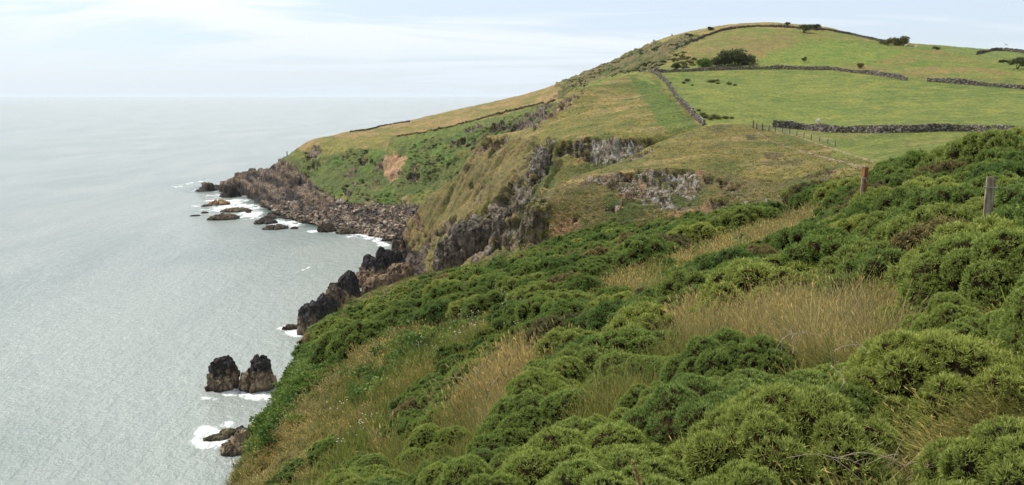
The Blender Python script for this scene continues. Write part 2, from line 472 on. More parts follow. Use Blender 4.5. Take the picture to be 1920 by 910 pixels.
# ---- D: far headland
mD = (Rf > 260) & (PXg < 1090) & (PYg > 150)
put(mD, BRACKEN); put(mD, c3(.085, .135, .03), sst(n_m2, -.1, .3)); put(mD, c3(.17, .155, .045), sst(n_mid, .2, .45) * .7)
top = mD & area([(560, 285), (600, 272), (650, 277), (720, 283), (745, 256), (800, 250), (900, 226), (1060, 185), (1075, 150), (540, 180)], 350, 620, .5)
put(top, c3(.28, .205, .085)); put(top, c3(.17, .175, .05), sst(n_m2, -.1, .35) * .8)
put(mD & area([(545, 292), (620, 262), (740, 250), (745, 258), (640, 285), (570, 300)], 350, 620, .5), c3(.20, .19, .055), .8)
put(mD & area([(735, 256), (800, 250), (900, 226), (1050, 190), (1050, 200), (990, 218), (930, 235), (800, 262), (720, 285)], 330, 620, .4), c3(.11, .138, .036), .85)
# ---- hill
mH = (Rf > 300) & (PXg + 1.6 * wob + .35 * (PYg - 165) >= 1050) & ~f2 & ~mC
put(mH, c3(.155, .170, .042)); put(mH, c3(.125, .165, .034), sst(n_big, -.1, .3)); put(mH, c3(.20, .15, .055), sst(n_m2 + .4 * n_mid, .1, .4) * .8)
put(mH & area([(1330, 60), (1480, 60), (1500, 100), (1350, 105), (1230, 125), (1220, 115)], 300, 520, 1.8), c3(.185, .145, .055), .5)
put(mH & area([(1450, 95), (1560, 75), (1700, 95), (1650, 120), (1440, 128), (1420, 118)], 300, 520), c3(.14, .19, .036), .75)
put(mH & (PYg < 98) & (PYg < 52 + (PXg - 1400) * .05 + np.clip(1400 - PXg, 0, 400) * .22), c3(.24, .19, .07), .8)
scr = mH & area([(1045, 190), (1045, 160), (1110, 128), (1200, 88), (1290, 66), (1330, 66), (1270, 95), (1230, 132), (1190, 134), (1120, 152), (1070, 175)], 290, 560)
put(scr, c3(.075, .090, .030)); put(scr, c3(.15, .125, .06), sst(n_mid, -.05, .2) * .9)
bump += 1.6 * scr
# right-hand part of the hill beyond its shoulder
put(mH & area([(1720, 86), (1830, 92), (2500, 110), (2500, 125), (1850, 112)], 300, 560), c3(.12, .17, .045), .7)
dk = np.where(mB | mC, .80, np.where(f1 | f2, .90, np.where(top, .85, 1.0)))
base *= dk[:, None]
# ---- rock areas (poly, r0, r1, strength, lichen)
def crag(poly, r0, r1, thr=-.2, lic=0.0, col=ROCK, w=1.0):
    m = area(poly, r0, r1, w)
    a = sst(n_mid + .5 * n_fine, thr, thr + .22) * m
    put(m, col, a); rock[:] = np.maximum(rock, a); lich[:] = np.where(m, np.maximum(lich, lic * a), lich)
    return m, a
# D shore and cliffs
shelf = [(360, 330), (396, 340), (440, 327), (490, 316), (530, 300), (545, 305), (560, 322), (600, 352), (640, 378), (700, 386), (800, 384), (870, 380), (870, 470), (700, 480), (500, 430), (360, 360)]
m, a = crag(shelf, 255, 520, -.75, 0, c3(.135, .112, .090))
strata += a
qd = np.stack([Xf / 24 + Zf / 20, Yf / 20, (Zf + Xf * .20 + Yf * .04) / 1.5], 1)
fq = fbm(qd, 4, 51)
put(a > .3, c3(.10, .085, .07), sst(n_big, -.2, .3) * .5)
put(a > .3, ROCKD * .8, sst(-fq, -.04, .06) * .85)
put(a > .3, c3(.215, .175, .135), sst(fq, .10, .2) * .7)
put(a > .3, c3(.20, .150, .105), sst(-fbm(W3 / 9, 3, 57), .05, .35) * .5)
base[m & (a > .3)] *= .80
put(m, c3(.03, .028, .028), sst(-Zf, 46.6, 49.0) * .8)       # tide-wet band
crag([(590, 275), (606, 275), (600, 318), (575, 345), (548, 325), (560, 296)], 330, 500, -.05, .2)
crag([(645, 290), (690, 300), (700, 380), (660, 380), (635, 330)], 300, 460, .0, .25, c3(.15, .12, .085))
crag([(690, 300), (780, 285), (790, 330), (770, 360), (700, 385)], 300, 460, .10, .25, c3(.16, .125, .085))
crag([(830, 262), (880, 238), (990, 215), (1045, 180), (1052, 205), (1010, 240), (940, 262), (860, 280)], 300, 480, -.18, .15, c3(.13, .105, .085))
m = area([(722, 292), (750, 288), (760, 300), (748, 325), (728, 345), (722, 330)], 320, 420, 1.1)
put(m, SCAR, .7); rock[m] = .25
m = area([(700, 345), (735, 335), (730, 382), (770, 382), (765, 366), (690, 384)], 300, 420, 1); put(m, c3(.26, .18, .11), sst(n_mid, -.1, .2) * .7)
# C crags
crag([(1035, 262), (1225, 262), (1235, 285), (1190, 305), (1090, 312), (1040, 330)], 165, 215, -.05, .4, c3(.13, .105, .07), .6)
crag([(1110, 262), (1195, 262), (1190, 298), (1105, 305)], 170, 210, -.5, 1.0, c3(.2, .17, .14), .5)
crag([(1000, 272), (1036, 268), (1030, 320), (1000, 360), (975, 440), (940, 470), (860, 505), (820, 500), (850, 430), (900, 400), (950, 370), (975, 330)], 150, 222, -.45, .4, c3(.125, .105, .080), .8)
crag([(900, 400), (860, 505), (740, 540), (740, 480), (830, 430)], 175, 240, -.1, .2, c3(.15, .115, .08), .8)
crag([(1000, 290), (930, 300), (860, 380), (850, 440), (900, 430), (960, 370)], 185, 232, .12, .45, c3(.15, .115, .08), .8)
put(area([(1045, 312), (1235, 285), (1228, 300), (1150, 325), (1100, 350), (1020, 372), (1000, 400), (985, 480), (930, 490), (990, 380), (1030, 310)], 160, 195, .3), c3(.075, .090, .028), .8)  # gully shade darkened into the turf colour behind the near crest
crag([(1010, 300), (1060, 280), (1060, 330), (1000, 480), (940, 490)], 150, 200, .1, .2, c3(.13, .105, .075))
crag([(870, 320), (895, 262), (955, 252), (950, 270), (905, 290), (880, 330)], 200, 250, -.2, .35, c3(.19, .125, .09), .7)
crag([(930, 280), (985, 275), (970, 320), (920, 350), (905, 340)], 185, 232, .12, .35, c3(.21, .135, .09), .8)
crag([(1010, 212), (1045, 188), (1080, 165), (1115, 160), (1085, 185), (1040, 225), (1000, 245)], 215, 280, -.1, .35, c3(.24, .185, .13), .6)
crag([(640, 620), (700, 440), (790, 395), (800, 440), (770, 470), (830, 510), (830, 560)], 180, 280, -.22, .15, c3(.19, .125, .075), .8)
put((Rf > 180) & (Rf < 275) & (Zf < -44) & (PXg < 900), ROCKD, .8)
# near-side hidden cliffs of the near hill down to the sea
m = (Rf > 60) & (Rf < 175) & (PXg < 985) & (slope > .8) & ~near
put(m, c3(.14, .11, .075), sst(n_mid, -.2, .1)); rock = np.maximum(rock, m * sst(n_mid, -.2, .1))
# B crag
fB = area([(1016, 360), (1040, 352), (1100, 338), (1160, 326), (1250, 316), (1350, 322), (1450, 338), (1540, 328), (1600, 335), (1560, 400), (1400, 430), (1250, 450), (1010, 500), (1000, 400)], 88, 134, .4)
put(fB, c3(.105, .09, .036), .95); put(fB, c3(.070, .085, .026), sst(n_m2, -.1, .25)); put(fB, c3(.215, .12, .075), sst(n_mid, .0, .25) * .8)  # brown-green cliff face, its shaded side darkened in the colour
crag([(1190, 318), (1300, 318), (1320, 350), (1290, 395), (1200, 390), (1215, 350)], 88, 134, -.28, 1.0, c3(.2, .165, .13), .8)
crag([(1100, 335), (1200, 322), (1210, 400), (1180, 430), (1100, 400)], 88, 134, -.06, .55, c3(.19, .13, .09), .8)
crag([(1060, 360), (1100, 350), (1105, 410), (1065, 420)], 88, 134, .12, .6, c3(.19, .13, .09), .8)
crag([(1320, 330), (1480, 340), (1520, 345), (1480, 400), (1340, 400)], 88, 130, -.12, .85, c3(.17, .125, .09), .8)
crag([(1500, 320), (1570, 318), (1580, 345), (1500, 350)], 88, 130, .0, .4, c3(.17, .125, .085), .6)
crag([(955, 365), (1012, 366), (1026, 395), (1032, 500), (930, 500)], 105, 132, -.55, .15, c3(.17, .135, .085), .35)
put(area([(990, 360), (1015, 362), (1018, 385), (992, 388)], 105, 135, .3), c3(.2, .18, .06), .8)
crag([(1225, 262), (1262, 258), (1215, 290), (1150, 318), (1140, 312), (1200, 283)], 130, 172, -.1, .8, c3(.21, .17, .13), .3)
# turf steps on B
m = area([(1425, 285), (1475, 288), (1470, 296), (1440, 300)], 100, 165, .5) | area([(1400, 252), (1415, 252), (1420, 260), (1400, 260)], 100, 170, .5)
put(m, c3(.07, .055, .035), .8)
# sea bed
put(Zf < -50.4, c3(.05, .06, .05)); rock[Zf < -50.4] = .5

# ------------------------------------------------------------------ relief
jit = np.where(Rf > 88, 1, 0) * (1 - .0 * Rf)
rr = np.clip(Rf / 200, .3, 2.0)
vert = fbm(W3 * [1/3.0, 1/3.0, 1/11.0], 4, 61, .55, ridged=True)
big = fbm(W3 * [1/10.0, 1/10.0, 1/22.0], 3, 67, .5, ridged=True)
st = fbm(np.stack([Xf / 26 + Zf / 26, Yf / 7, (Zf * 1.0 + Xf * .16) / 2.2], 1), 4, 71, .55, ridged=True)
ri = np.nonzero((rock > .02) & front & (Zf > -53))[0]
cel = np.zeros(len(Rf)); cst = np.zeros(len(Rf))
cel[ri] = 1.0 * cells(W3[ri] * [1/3.6, 1/3.6, 1/13.0], 3) + .6 * cells(W3[ri] * [1/1.8, 1/1.8, 1/4.0] + 9, 4) + .35 * cells(W3[ri] / 1.0 + 5, 6)
q_ = np.stack([Xf / 9 + Zf / 20, Yf / 9, (Zf + Xf * .22 + Yf * .05) / 1.7], 1)[ri]
cst[ri] = 1.0 * cells(q_, 13) + .7 * cells(q_ * 2.2 + 7, 14) + .35 * cells(q_ * 4.5 + 3, 15)
disp = rock * (1 - strata) * (1.25 * cel + .5 * big + .5 * vert - 1.6) * np.clip(rr, .5, 1.1)
disp += strata * (.6 * cst + 1.0 * fq * 2 + .5 * big - .5 + 1.1 * (PXg < 480)) * sst(Zf, -51.5, -48.5)
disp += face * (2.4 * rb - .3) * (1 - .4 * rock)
disp += jit * (.28 * n_mid + .16 * n_fine) * np.clip(Rf / 250, .3, 1.5) * (1 - .6 * f2)
disp += jit * (mD & ~top) * .8 * n_fine * (1 - rock) + jit * bump * (.8 * n_fine + .5 * n_mid)
disp += near * (.16 * n_mid + .08 * n_fine) * sst(Rf, 1.5, 8)
disp *= front
keep_edge = 1.0
nx = -(dzr * np.sin(AZg) + dza * np.cos(AZg)).ravel(); ny = -(dzr * np.cos(AZg) - dza * np.sin(AZg)).ravel()
nl = np.sqrt(nx * nx + ny * ny + 1)
VX = Xf + disp * nx / nl; VY = Yf + disp * ny / nl; VZ = Zf + disp / nl + EYE
verts = np.stack([VX, VY, VZ], 1)
idx = np.arange(NR * NA).reshape(NR, NA)
faces = np.stack([idx[:-1, :-1], idx[:-1, 1:], idx[1:, 1:], idx[1:, :-1]], -1).reshape(-1, 4)
wrap = np.stack([idx[:-1, -1], idx[:-1, 0], idx[1:, 0], idx[1:, -1]], -1)
# drop what lies deep under the sea
deep = (VZ[faces] < -4).all(1)
faces = faces[~deep]
faces = np.vstack([faces, wrap])

def NT(name):
    m = bpy.data.materials.new(name); m.use_nodes = True
    nt = m.node_tree
    for nd in list(nt.nodes): nt.nodes.remove(nd)
    out = nt.nodes.new('ShaderNodeOutputMaterial')
    return m, nt, out
def nd(nt, typ, **kw):
    x = nt.nodes.new(typ)
    for k, v in kw.items():
        if k.startswith('i_'):
            x.inputs[k[2:].replace('_', ' ')].default_value = v
        else: setattr(x, k, v)
    return x
def attr(nt, name): return nd(nt, 'ShaderNodeAttribute', attribute_name=name)
def noise(nt, vec, scale, detail=4, rough=.6, dist=0.0):
    x = nd(nt, 'ShaderNodeTexNoise'); x.inputs['Scale'].default_value = scale
    x.inputs['Detail'].default_value = detail; x.inputs['Roughness'].default_value = rough; x.inputs['Distortion'].default_value = dist
    if vec is not None: nt.links.new(vec, x.inputs['Vector'])
    return x.outputs['Fac']
def rng_(nt, src, a, b, c, d, smooth=True):
    x = nd(nt, 'ShaderNodeMapRange'); x.interpolation_type = 'SMOOTHSTEP' if smooth else 'LINEAR'
    for k, v in zip(('From Min', 'From Max', 'To Min', 'To Max'), (a, b, c, d)): x.inputs[k].default_value = v
    nt.links.new(src, x.inputs['Value']); return x.outputs[0]
def mixc(nt, fac, a, b, mode='MIX'):
    x = nd(nt, 'ShaderNodeMixRGB', blend_type=mode)
    for s, v in ((x.inputs[0], fac), (x.inputs[1], a), (x.inputs[2], b)):
        if hasattr(v, 'links') or hasattr(v, 'is_output'): nt.links.new(v, s)
        elif np.ndim(v): s.default_value = (*v, 1)
        else: s.default_value = v
    return x.outputs[0]
def math_(nt, op, a, b=None):
    x = nd(nt, 'ShaderNodeMath', operation=op)
    for s, v in zip(x.inputs, (a, b)):
        if v is None: continue
        if isinstance(v, (int, float)): s.default_value = v
        else: nt.links.new(v, s)
    return x.outputs[0]
def vmap(nt, vec, scale=(1, 1, 1), rot=(0, 0, 0)):
    x = nd(nt, 'ShaderNodeMapping'); x.inputs['Scale'].default_value = scale; x.inputs['Rotation'].default_value = rot
    nt.links.new(vec, x.inputs[0]); return x.outputs[0]
def bsdf(nt, out, col, rough=.85, spec=.25):
    p = nd(nt, 'ShaderNodeBsdfPrincipled')
    if hasattr(col, 'is_output'): nt.links.new(col, p.inputs['Base Color'])
    else: p.inputs['Base Color'].default_value = (*col, 1)
    p.inputs['Roughness'].default_value = rough
    p.inputs['Specular IOR Level'].default_value = spec
    nt.links.new(p.outputs[0], out.inputs[0])
    return p
def bump_(nt, p, h, dist, strength=1.0):
    b = nd(nt, 'ShaderNodeBump'); b.inputs['Distance'].default_value = dist; b.inputs['Strength'].default_value = strength
    nt.links.new(h, b.inputs['Height']); nt.links.new(b.outputs[0], p.inputs['Normal'])

M = {}
m, nt, out = NT('headland_turf_and_rock')
geo = nd(nt, 'ShaderNodeNewGeometry').outputs['Position']
ba = attr(nt, 'base').outputs['Color']; ro = attr(nt, 'rock').outputs['Fac']; li = attr(nt, 'lichen').outputs['Fac']
g1 = noise(nt, geo, 1.3, 6, .7); g2 = noise(nt, geo, .22, 5, .65); g3 = noise(nt, vmap(nt, geo, (.5, .12, .5)), 1.1, 5, .6)
turf = mixc(nt, 1.0, ba, mixc(nt, rng_(nt, g1, .32, .68, 0, 1), (.55, .60, .62), (1.45, 1.38, 1.30)), 'MULTIPLY')
turf = mixc(nt, 1.0, turf, mixc(nt, rng_(nt, g2, .35, .65, 0, 1), (.80, .86, .85), (1.22, 1.12, 1.1)), 'MULTIPLY')
vg = vmap(nt, geo, (1, 1, .32))
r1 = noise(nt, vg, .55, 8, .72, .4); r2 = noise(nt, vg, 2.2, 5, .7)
rk = mixc(nt, 1.0, ba, mixc(nt, rng_(nt, r1, .36, .62, 0, 1), (.20, .19, .20), (1.9, 1.78, 1.62)), 'MULTIPLY')  # dark end follows the bump hollows: crevice shade put into the rock colour
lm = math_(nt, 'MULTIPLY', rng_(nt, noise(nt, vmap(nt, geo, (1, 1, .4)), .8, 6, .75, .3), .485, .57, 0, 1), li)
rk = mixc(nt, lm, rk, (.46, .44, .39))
# grass hangs into the rock where the mask is thin
rm = rng_(nt, math_(nt, 'ADD', ro, math_(nt, 'MULTIPLY', math_(nt, 'SUBTRACT', r2, .5), .9)), .35, .6, 0, 1)
colr = mixc(nt, rm, turf, rk)
p = bsdf(nt, out, colr, .9, .15)
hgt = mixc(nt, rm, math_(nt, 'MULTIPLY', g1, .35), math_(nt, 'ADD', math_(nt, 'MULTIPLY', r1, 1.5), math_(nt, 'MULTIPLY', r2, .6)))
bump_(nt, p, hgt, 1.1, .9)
M['terrain'] = m

tme = np_mesh('ground', verts, faces, True, {'base': np.clip(base, 0, 1), 'rock': rock, 'lichen': lich})
ground = link('ground', tme, M['terrain']); tag(ground, 'grassy headland of hillsides, fields and rocky cliffs above the sea', kind='structure')

# lookups on the finished relief
VZg = VZ.reshape(NR, NA); Rd = np.hypot(VX, VY).reshape(NR, NA)
Ed = (VZg - EYE) / Rd
j0 = int(np.argmin(np.abs(AZ + math.radians(42)))); j1 = int(np.argmin(np.abs(AZ - math.radians(42))))
EmaxD = np.maximum.accumulate(Ed, axis=0)
def height(x, y):
    """relief height above the sea at world x, y"""
    x = np.asarray(x, float); y = np.asarray(y, float)
    az = np.arctan2(x, y); lr = np.log(np.hypot(x, y) + 1e-9)
    i = np.clip(np.searchsorted(LR, lr) - 1, 0, NR - 2); t = np.clip((lr - LR[i]) / (LR[i + 1] - LR[i]), 0, 1)
    j = np.clip(np.searchsorted(AZ, az) - 1, 0, NA - 2); s = np.clip((az - AZ[j]) / (AZ[j + 1] - AZ[j]), 0, 1)
    return (VZg[i, j] * (1 - t) * (1 - s) + VZg[i + 1, j] * t * (1 - s) + VZg[i, j + 1] * (1 - t) * s + VZg[i + 1, j + 1] * t * s)
def hit(px, py):
    """ground point in direction (px, py): arrays x, y, z, r (r = nan where none)"""
    px = np.atleast_1d(np.asarray(px, float)); py = np.atleast_1d(np.asarray(py, float))
    az, e = ray(px, py)
    j = np.clip(np.searchsorted(AZ, az), 1, NA - 1)
    j = np.where(np.abs(AZ[j - 1] - az) < np.abs(AZ[j] - az), j - 1, j)
    r = np.full(len(px), np.nan)
    for jj in np.unique(j):
        m = j == jj
        i = np.searchsorted(EmaxD[:, jj], e[m])
        ok = (i < NR) & (i > 0)
        ii = np.clip(i, 1, NR - 1)
        a, b = EmaxD[ii - 1, jj], EmaxD[ii, jj]
        t = np.clip((e[m] - a) / np.maximum(b - a, 1e-9), 0, 1)
        rv = Rd[ii - 1, jj] * (1 - t) + Rd[ii, jj] * t
        r[m] = np.where(ok, rv, np.nan)
    x, y = r * np.sin(az), r * np.cos(az)
    return x, y, height(np.nan_to_num(x, nan=1.), np.nan_to_num(y, nan=1.)), r
def hit1(px, py):
    x, y, z, r = hit([px], [py]); return float(x[0]), float(y[0]), float(z[0]), float(r[0])
def normal_at(x, y, d=0.6):
    h = height
    nx = -(h(x + d, y) - h(x - d, y)) / (2 * d); ny = -(h(x, y + d) - h(x, y - d)) / (2 * d)
    l = np.sqrt(nx ** 2 + ny ** 2 + 1)
    return np.stack([nx / l, ny / l, 1 / l], -1)

# ------------------------------------------------------------------ sea
saz = np.radians(np.concatenate([np.arange(-180, -46, 4.0), np.linspace(-42, 30, 700), np.arange(34, 181, 4.0)]))
slr = np.concatenate([[math.log(2)], np.linspace(math.log(70), math.log(520), 620), np.linspace(math.log(530), math.log(60000), 40)])
SL, SA = np.meshgrid(slr, saz, indexing='ij')
SR = np.exp(SL).ravel(); SAf = SA.ravel()
SX, SY = SR * np.sin(SAf), SR * np.cos(SAf)
spx, spy = pix(SAf, -EYE / SR)
w3 = np.stack([SX, SY, SX * 0], 1)
sn = fbm(w3 / 5, 4, 91); sn2 = fbm(w3 / 14, 3, 97)
def ell(cx, cy, rx, ry, s=1.0, rot=0.0):
    c_, s_ = math.cos(math.radians(rot)), math.sin(math.radians(rot))
    dx, dy = spx - cx, spy - cy
    u, v = (dx * c_ + dy * s_) / rx, (-dx * s_ + dy * c_) / ry
    return s * np.clip(1.25 - np.sqrt(u * u + v * v), 0, 1)
foam = np.zeros(len(SX))
for a in [(420, 385, 66, 24, 1.05), (455, 362, 40, 16, 1.0), (385, 355, 55, 6, .55, -8), (470, 400, 40, 14, .9), (530, 418, 50, 9, .95), (600, 434, 50, 6, .9), (690, 442, 50, 9, 1.0),
          (715, 456, 26, 8, 1.0, 20), (544, 622, 30, 12, 1.1, 12), (478, 744, 34, 13, 1.35), (445, 738, 50, 11, .8), (385, 748, 30, 6, .75), (392, 822, 40, 26, 1.15), (430, 795, 40, 14, .75),
          (440, 870, 30, 10, .8), (596, 568, 14, 5, .8), (640, 520, 30, 6, .5), (700, 480, 14, 10, .5), (350, 345, 38, 4, .7, -12), (410, 284, 12, 1.6, .8), (400, 312, 10, 1.6, .8, -12), (380, 340, 40, 2.5, .6, -10),
          (470, 600, 24, 2.2, .55, -40), (560, 510, 28, 2.2, .5, -24), (350, 283, 10, 1, .5), (365, 310, 14, 1.2, .6), (690, 420, 10, 3, .5), (545, 612, 12, 5, .9)]:
    foam = np.maximum(foam, ell(*a))
foam = np.clip(foam * .86 + .9 * sn * np.clip(foam * 2, 0, 1) * .6 + .35 * sn2 * (foam > 0), 0, .80)
ter = height(SX, SY)
sv = np.stack([SX, SY, np.zeros(len(SX))], 1)
sidx = np.arange(len(slr) * len(saz)).reshape(len(slr), len(saz))
sf = np.stack([sidx[:-1, :-1], sidx[:-1, 1:], sidx[1:, 1:], sidx[1:, :-1]], -1).reshape(-1, 4)
sw = np.stack([sidx[:-1, -1], sidx[:-1, 0], sidx[1:, 0], sidx[1:, -1]], -1)
sf = np.vstack([sf, sw])
near_t = np.clip(1 - np.abs(ter + 1.0) / 4.0, 0, 1) * (SR < 520)     # shallow water along the rocks
m, nt, out = NT('grey_green_sea')
geo = nd(nt, 'ShaderNodeNewGeometry').outputs['Position']
fo = attr(nt, 'foam').outputs['Fac']; sh = attr(nt, 'shallow').outputs['Fac']
n1 = noise(nt, vmap(nt, geo, (1, .35, 1), (0, 0, .5)), .022, 6, .65, .5); n2 = noise(nt, vmap(nt, geo, (1, .6, 1), (0, 0, .5)), .42, 5, .62); n3 = noise(nt, geo, 1.7, 4, .6)
wc = mixc(nt, rng_(nt, n1, .35, .65, 0, 1), (.235, .275, .248), (.31, .34, .306))
wc = mixc(nt, sh, wc, (.12, .17, .145))
fm = rng_(nt, math_(nt, 'ADD', fo, math_(nt, 'MULTIPLY', math_(nt, 'SUBTRACT', noise(nt, vmap(nt, geo, (1, .6, 1)), .5, 9, .75, .8), .5), 2.2)), .45, .95, 0, 1)
wc = mixc(nt, fm, wc, (.80, .82, .80))
p = bsdf(nt, out, wc, .22, .5)
p.inputs['IOR'].default_value = 1.33
nt.links.new(rng_(nt, fm, 0, 1, .20, .8), p.inputs['Roughness'])
hg = math_(nt, 'ADD', math_(nt, 'MULTIPLY', n2, 1.0), math_(nt, 'MULTIPLY', n3, .22))
bump_(nt, p, hg, 1.5, .7)
M['sea'] = m
sme = np_mesh('sea', sv, sf, True, {'foam': foam, 'shallow': near_t})
sea = link('sea', sme, M['sea']); tag(sea, 'grey green sea with white foam along the rocks', kind='structure')
# ------------------------------------------------------------------ sea rocks
def ico_dirs(nu, nv):
    th = np.linspace(0, math.pi, nv)[:, None]; ph = np.linspace(0, 2 * math.pi, nu, endpoint=False)[None]
    d = np.stack([np.sin(th) * np.cos(ph), np.sin(th) * np.sin(ph), np.cos(th) * np.ones_like(ph)], -1)
    ii = np.arange(nu * nv).reshape(nv, nu)
    f = np.stack([ii[:-1], np.roll(ii, -1, 1)[:-1], np.roll(ii, -1, 1)[1:], ii[1:]], -1).reshape(-1, 4)
    return d.reshape(-1, 3), f
m, nt, out = NT('shore_rock')
oc = nd(nt, 'ShaderNodeTexCoord').outputs['Object']
ba = attr(nt, 'base').outputs['Color']
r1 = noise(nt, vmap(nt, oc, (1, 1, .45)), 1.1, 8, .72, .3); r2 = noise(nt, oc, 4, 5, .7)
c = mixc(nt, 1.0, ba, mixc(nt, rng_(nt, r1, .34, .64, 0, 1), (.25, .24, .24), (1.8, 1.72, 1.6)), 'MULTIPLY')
p = bsdf(nt, out, c, .82, .3)
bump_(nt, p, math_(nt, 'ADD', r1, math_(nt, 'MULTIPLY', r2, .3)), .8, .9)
M['rock'] = m

def rock_mesh(lumps, seed, dark_from=None, dark_to=None, tan=(.205, .160, .108), dark=(.034, .031, .031), jag=.28, grass=None, wet_foot=True):
    """lumps: (x, y, z, rx, ry, rz, power) in metres; waterline at z = 0"""
    V, F, C = [], [], []; off = 0
    d, f = ico_dirs(84, 56)
    for k, (x, y, z, rx, ry, rz, pw) in enumerate(lumps):
        q = np.sign(d) * np.abs(d) ** pw
        q = q / (np.linalg.norm(q, axis=1)[:, None] ** .6)
        p_ = q * [rx, ry, rz] + [x, y, z]
        s = min(rx, ry, rz)
        w = cells(p_ / (s * .55) * [1, 1, .5] + seed * 3.1 + k, seed) * .75 + cells(p_ / (s * .22) * [1, 1, .6] + seed, seed + 5) * .38
        w = w + .5 * fbm(p_ / (s * .8) * [1, 1, .4], 4, seed + k, .6, ridged=True)
        p_ = p_ + d * [1, 1, .8] * (w * jag * s)[:, None]
        V.append(p_); F.append(f + off); off += len(p_)
        nz = fbm(p_ / .9, 3, seed + 9); n2 = fbm(p_ / 2.5, 3, seed + 12)
        col = np.tile(np.array(tan), (len(p_), 1)) * (1 + .35 * n2[:, None])
        if dark_from is not None:
            a = sst(p_[:, 2] + 2.0 * nz, dark_from, dark_to)[:, None]
            col = col * (1 - a) + np.array(dark) * a
        wet = (1.0 if wet_foot else 0.0) * sst(-p_[:, 2] + .3 * nz, -.9, -.1)[:, None]
        col = col * (1 - .75 * wet) + np.array([.03, .028, .026]) * .75 * wet
        if grass is not None:
            a = (sst(p_[:, 2] + .8 * nz, grass, grass + 1) * .85)[:, None]
            col = col * (1 - a) + np.array([.16, .15, .05]) * a
        C.append(np.clip(col, 0, 1))
    return np.vstack(V), np.vstack(F), np.vstack(C)

def sea_pt(px, py):
    az, e = ray(px, py); r = -EYE / float(e)
    return r * math.sin(az), r * math.cos(az), r
def add_rock(name, px, py, lumps, label, cat, seed, z=0.0, group=None, at=None, **kw):
    if at is None: x, y, r = sea_pt(px, py)
    else: x, y, z = at
    o = empty  # placeholder
    v, f, c_ = rock_mesh(lumps, seed, **kw)
    me = np_mesh(name, v, f, False, {'base': c_})
    ob = link(name, me, M['rock']); ob.location = (x, y, z)
    ob.rotation_euler = (0, 0, -math.atan2(x, y))
    return tag(ob, label, cat, group)

add_rock('sea_stack', 420, 733, [(-.1, 1.6, 1.0, 2.35, 2.2, 3.4, .8), (.15, 1.6, 3.6, 1.95, 1.6, 1.9, .8)],
         'black capped rounded sea stack on the left of the pair of stacks in the water', 'sea stack', 3, dark_from=2.6, dark_to=3.4, jag=.26)
add_rock('sea_stack', 482, 733, [(.1, 1.6, .4, 2.75, 2.4, 2.9, .75), (.75, 1.6, 3.4, 1.6, 1.4, 2.2, .75), (-1.9, 1.8, .1, 1.1, 1.0, .9, .8)],
         'black tipped sea stack with wide brown foot, beside white surf and the hillside', 'sea stack', 8, dark_from=2.8, dark_to=3.5, jag=.26)
add_rock('foreshore_rock', 470, 842, [(0, 1, .3, 2.4, 2.2, 2.6, .8), (-2.0, 0, 0, 2.0, 1.6, 1.4, .8), (1.6, 2.5, .6, 1.7, 1.6, 2.6, .8), (-2.6, -.8, -.1, 1.0, .8, .8, .8)],
         'lumpy brown rock below the hillside at the lower left water edge', 'rock', 12, dark_from=2.6, dark_to=3.4, jag=.25)
add_rock('foreshore_rock', 408, 822, [(0, 0, -.2, 2.1, 1.0, .75, .9), (1.4, .6, 0, 1.3, .9, 1.0, .8)],
         'low flat green brown rock awash in surf at the lower left', 'rock', 17, tan=(.13, .12, .06), jag=.2)
add_rock('shore_crag', 592, 628, [(-.4, 2, 1.5, 3.0, 2.8, 5.2, .72), (2.8, 3, 2.4, 2.4, 2.4, 5.6, .72), (-1.4, 2.2, 3.8, 2.0, 2.0, 2.2, .7)],
         'blocky black topped crag with brown base rising from the surf left of the green hillside', 'crag', 22, dark_from=2.9, dark_to=3.9, jag=.2)
add_rock('shore_crag', 628, 600, [(0, 2.4, 2.5, 2.0, 2.2, 5.3, .7), (1.8, 2.6, 1.5, 1.7, 1.8, 4.6, .75)],
         'tall grooved brown crag standing just right of the blocky black crag', 'crag', 27, tan=(.20, .155, .095), dark_from=5.0, dark_to=7, jag=.2, dark=(.07, .055, .045))
add_rock('shore_crag', 655, 572, [(0, 2.4, 2.2, 2.7, 2.4, 5.1, .85), (.4, 2.4, 5.4, 1.3, 1.3, 2.6, 1.0)],
         'dark pointed crag between the grooved brown crag and the rounded shore boulders', 'crag', 31, dark_from=1.0, dark_to=2.0, jag=.24)
add_rock('shore_crag', 712, 520, [(-2.2, 3, 1.4, 2.7, 2.6, 4.0, .75), (1.6, 4, 2.4, 2.6, 2.8, 4.6, .8), (4.4, 5, 2.6, 2.4, 2.6, 4.2, .85), (.6, 4, 5.0, 1.3, 1.4, 2.9, .9), (-3.2, 3.4, 3.6, 1.2, 1.2, 2.4, .9)],
         'jagged black crag with notched top at the foot of the middle promontory', 'crag', 36, dark_from=1.6, dark_to=2.6, jag=.24, dark=(.035, .030, .030))
add_rock('shore_crag', 752, 490, [(0, 3, 2.4, 2.9, 3, 5.2, .85), (3.2, 5, 4.6, 2.8, 3, 5.0, .85)],
         'brown splintered crag leaning on the promontory just right of the jagged black crag', 'crag', 41, tan=(.15, .11, .075), dark_from=4, dark_to=7, jag=.26, dark=(.07, .055, .045))
add_rock('shore_boulder', 684, 540, [(0, 3, 1.2, 2.6, 2.2, 2.8, .85)],
         'rounded brown boulder at the water edge under the jagged black crag', 'boulder', 44, tan=(.19, .14, .09), jag=.2)
add_rock('shore_boulder', 722, 560, [(0, 4, 2.4, 4.6, 2.4, 3.1, .8), (4.2, 4.4, 4.4, 3.4, 2.4, 3.6, .8), (-3.6, 3.6, 1.2, 2.2, 2, 2.4, .8)],
         'long brown rock ridge rising to the right just above the green hillside', 'boulder', 48, tan=(.19, .135, .085), jag=.2)
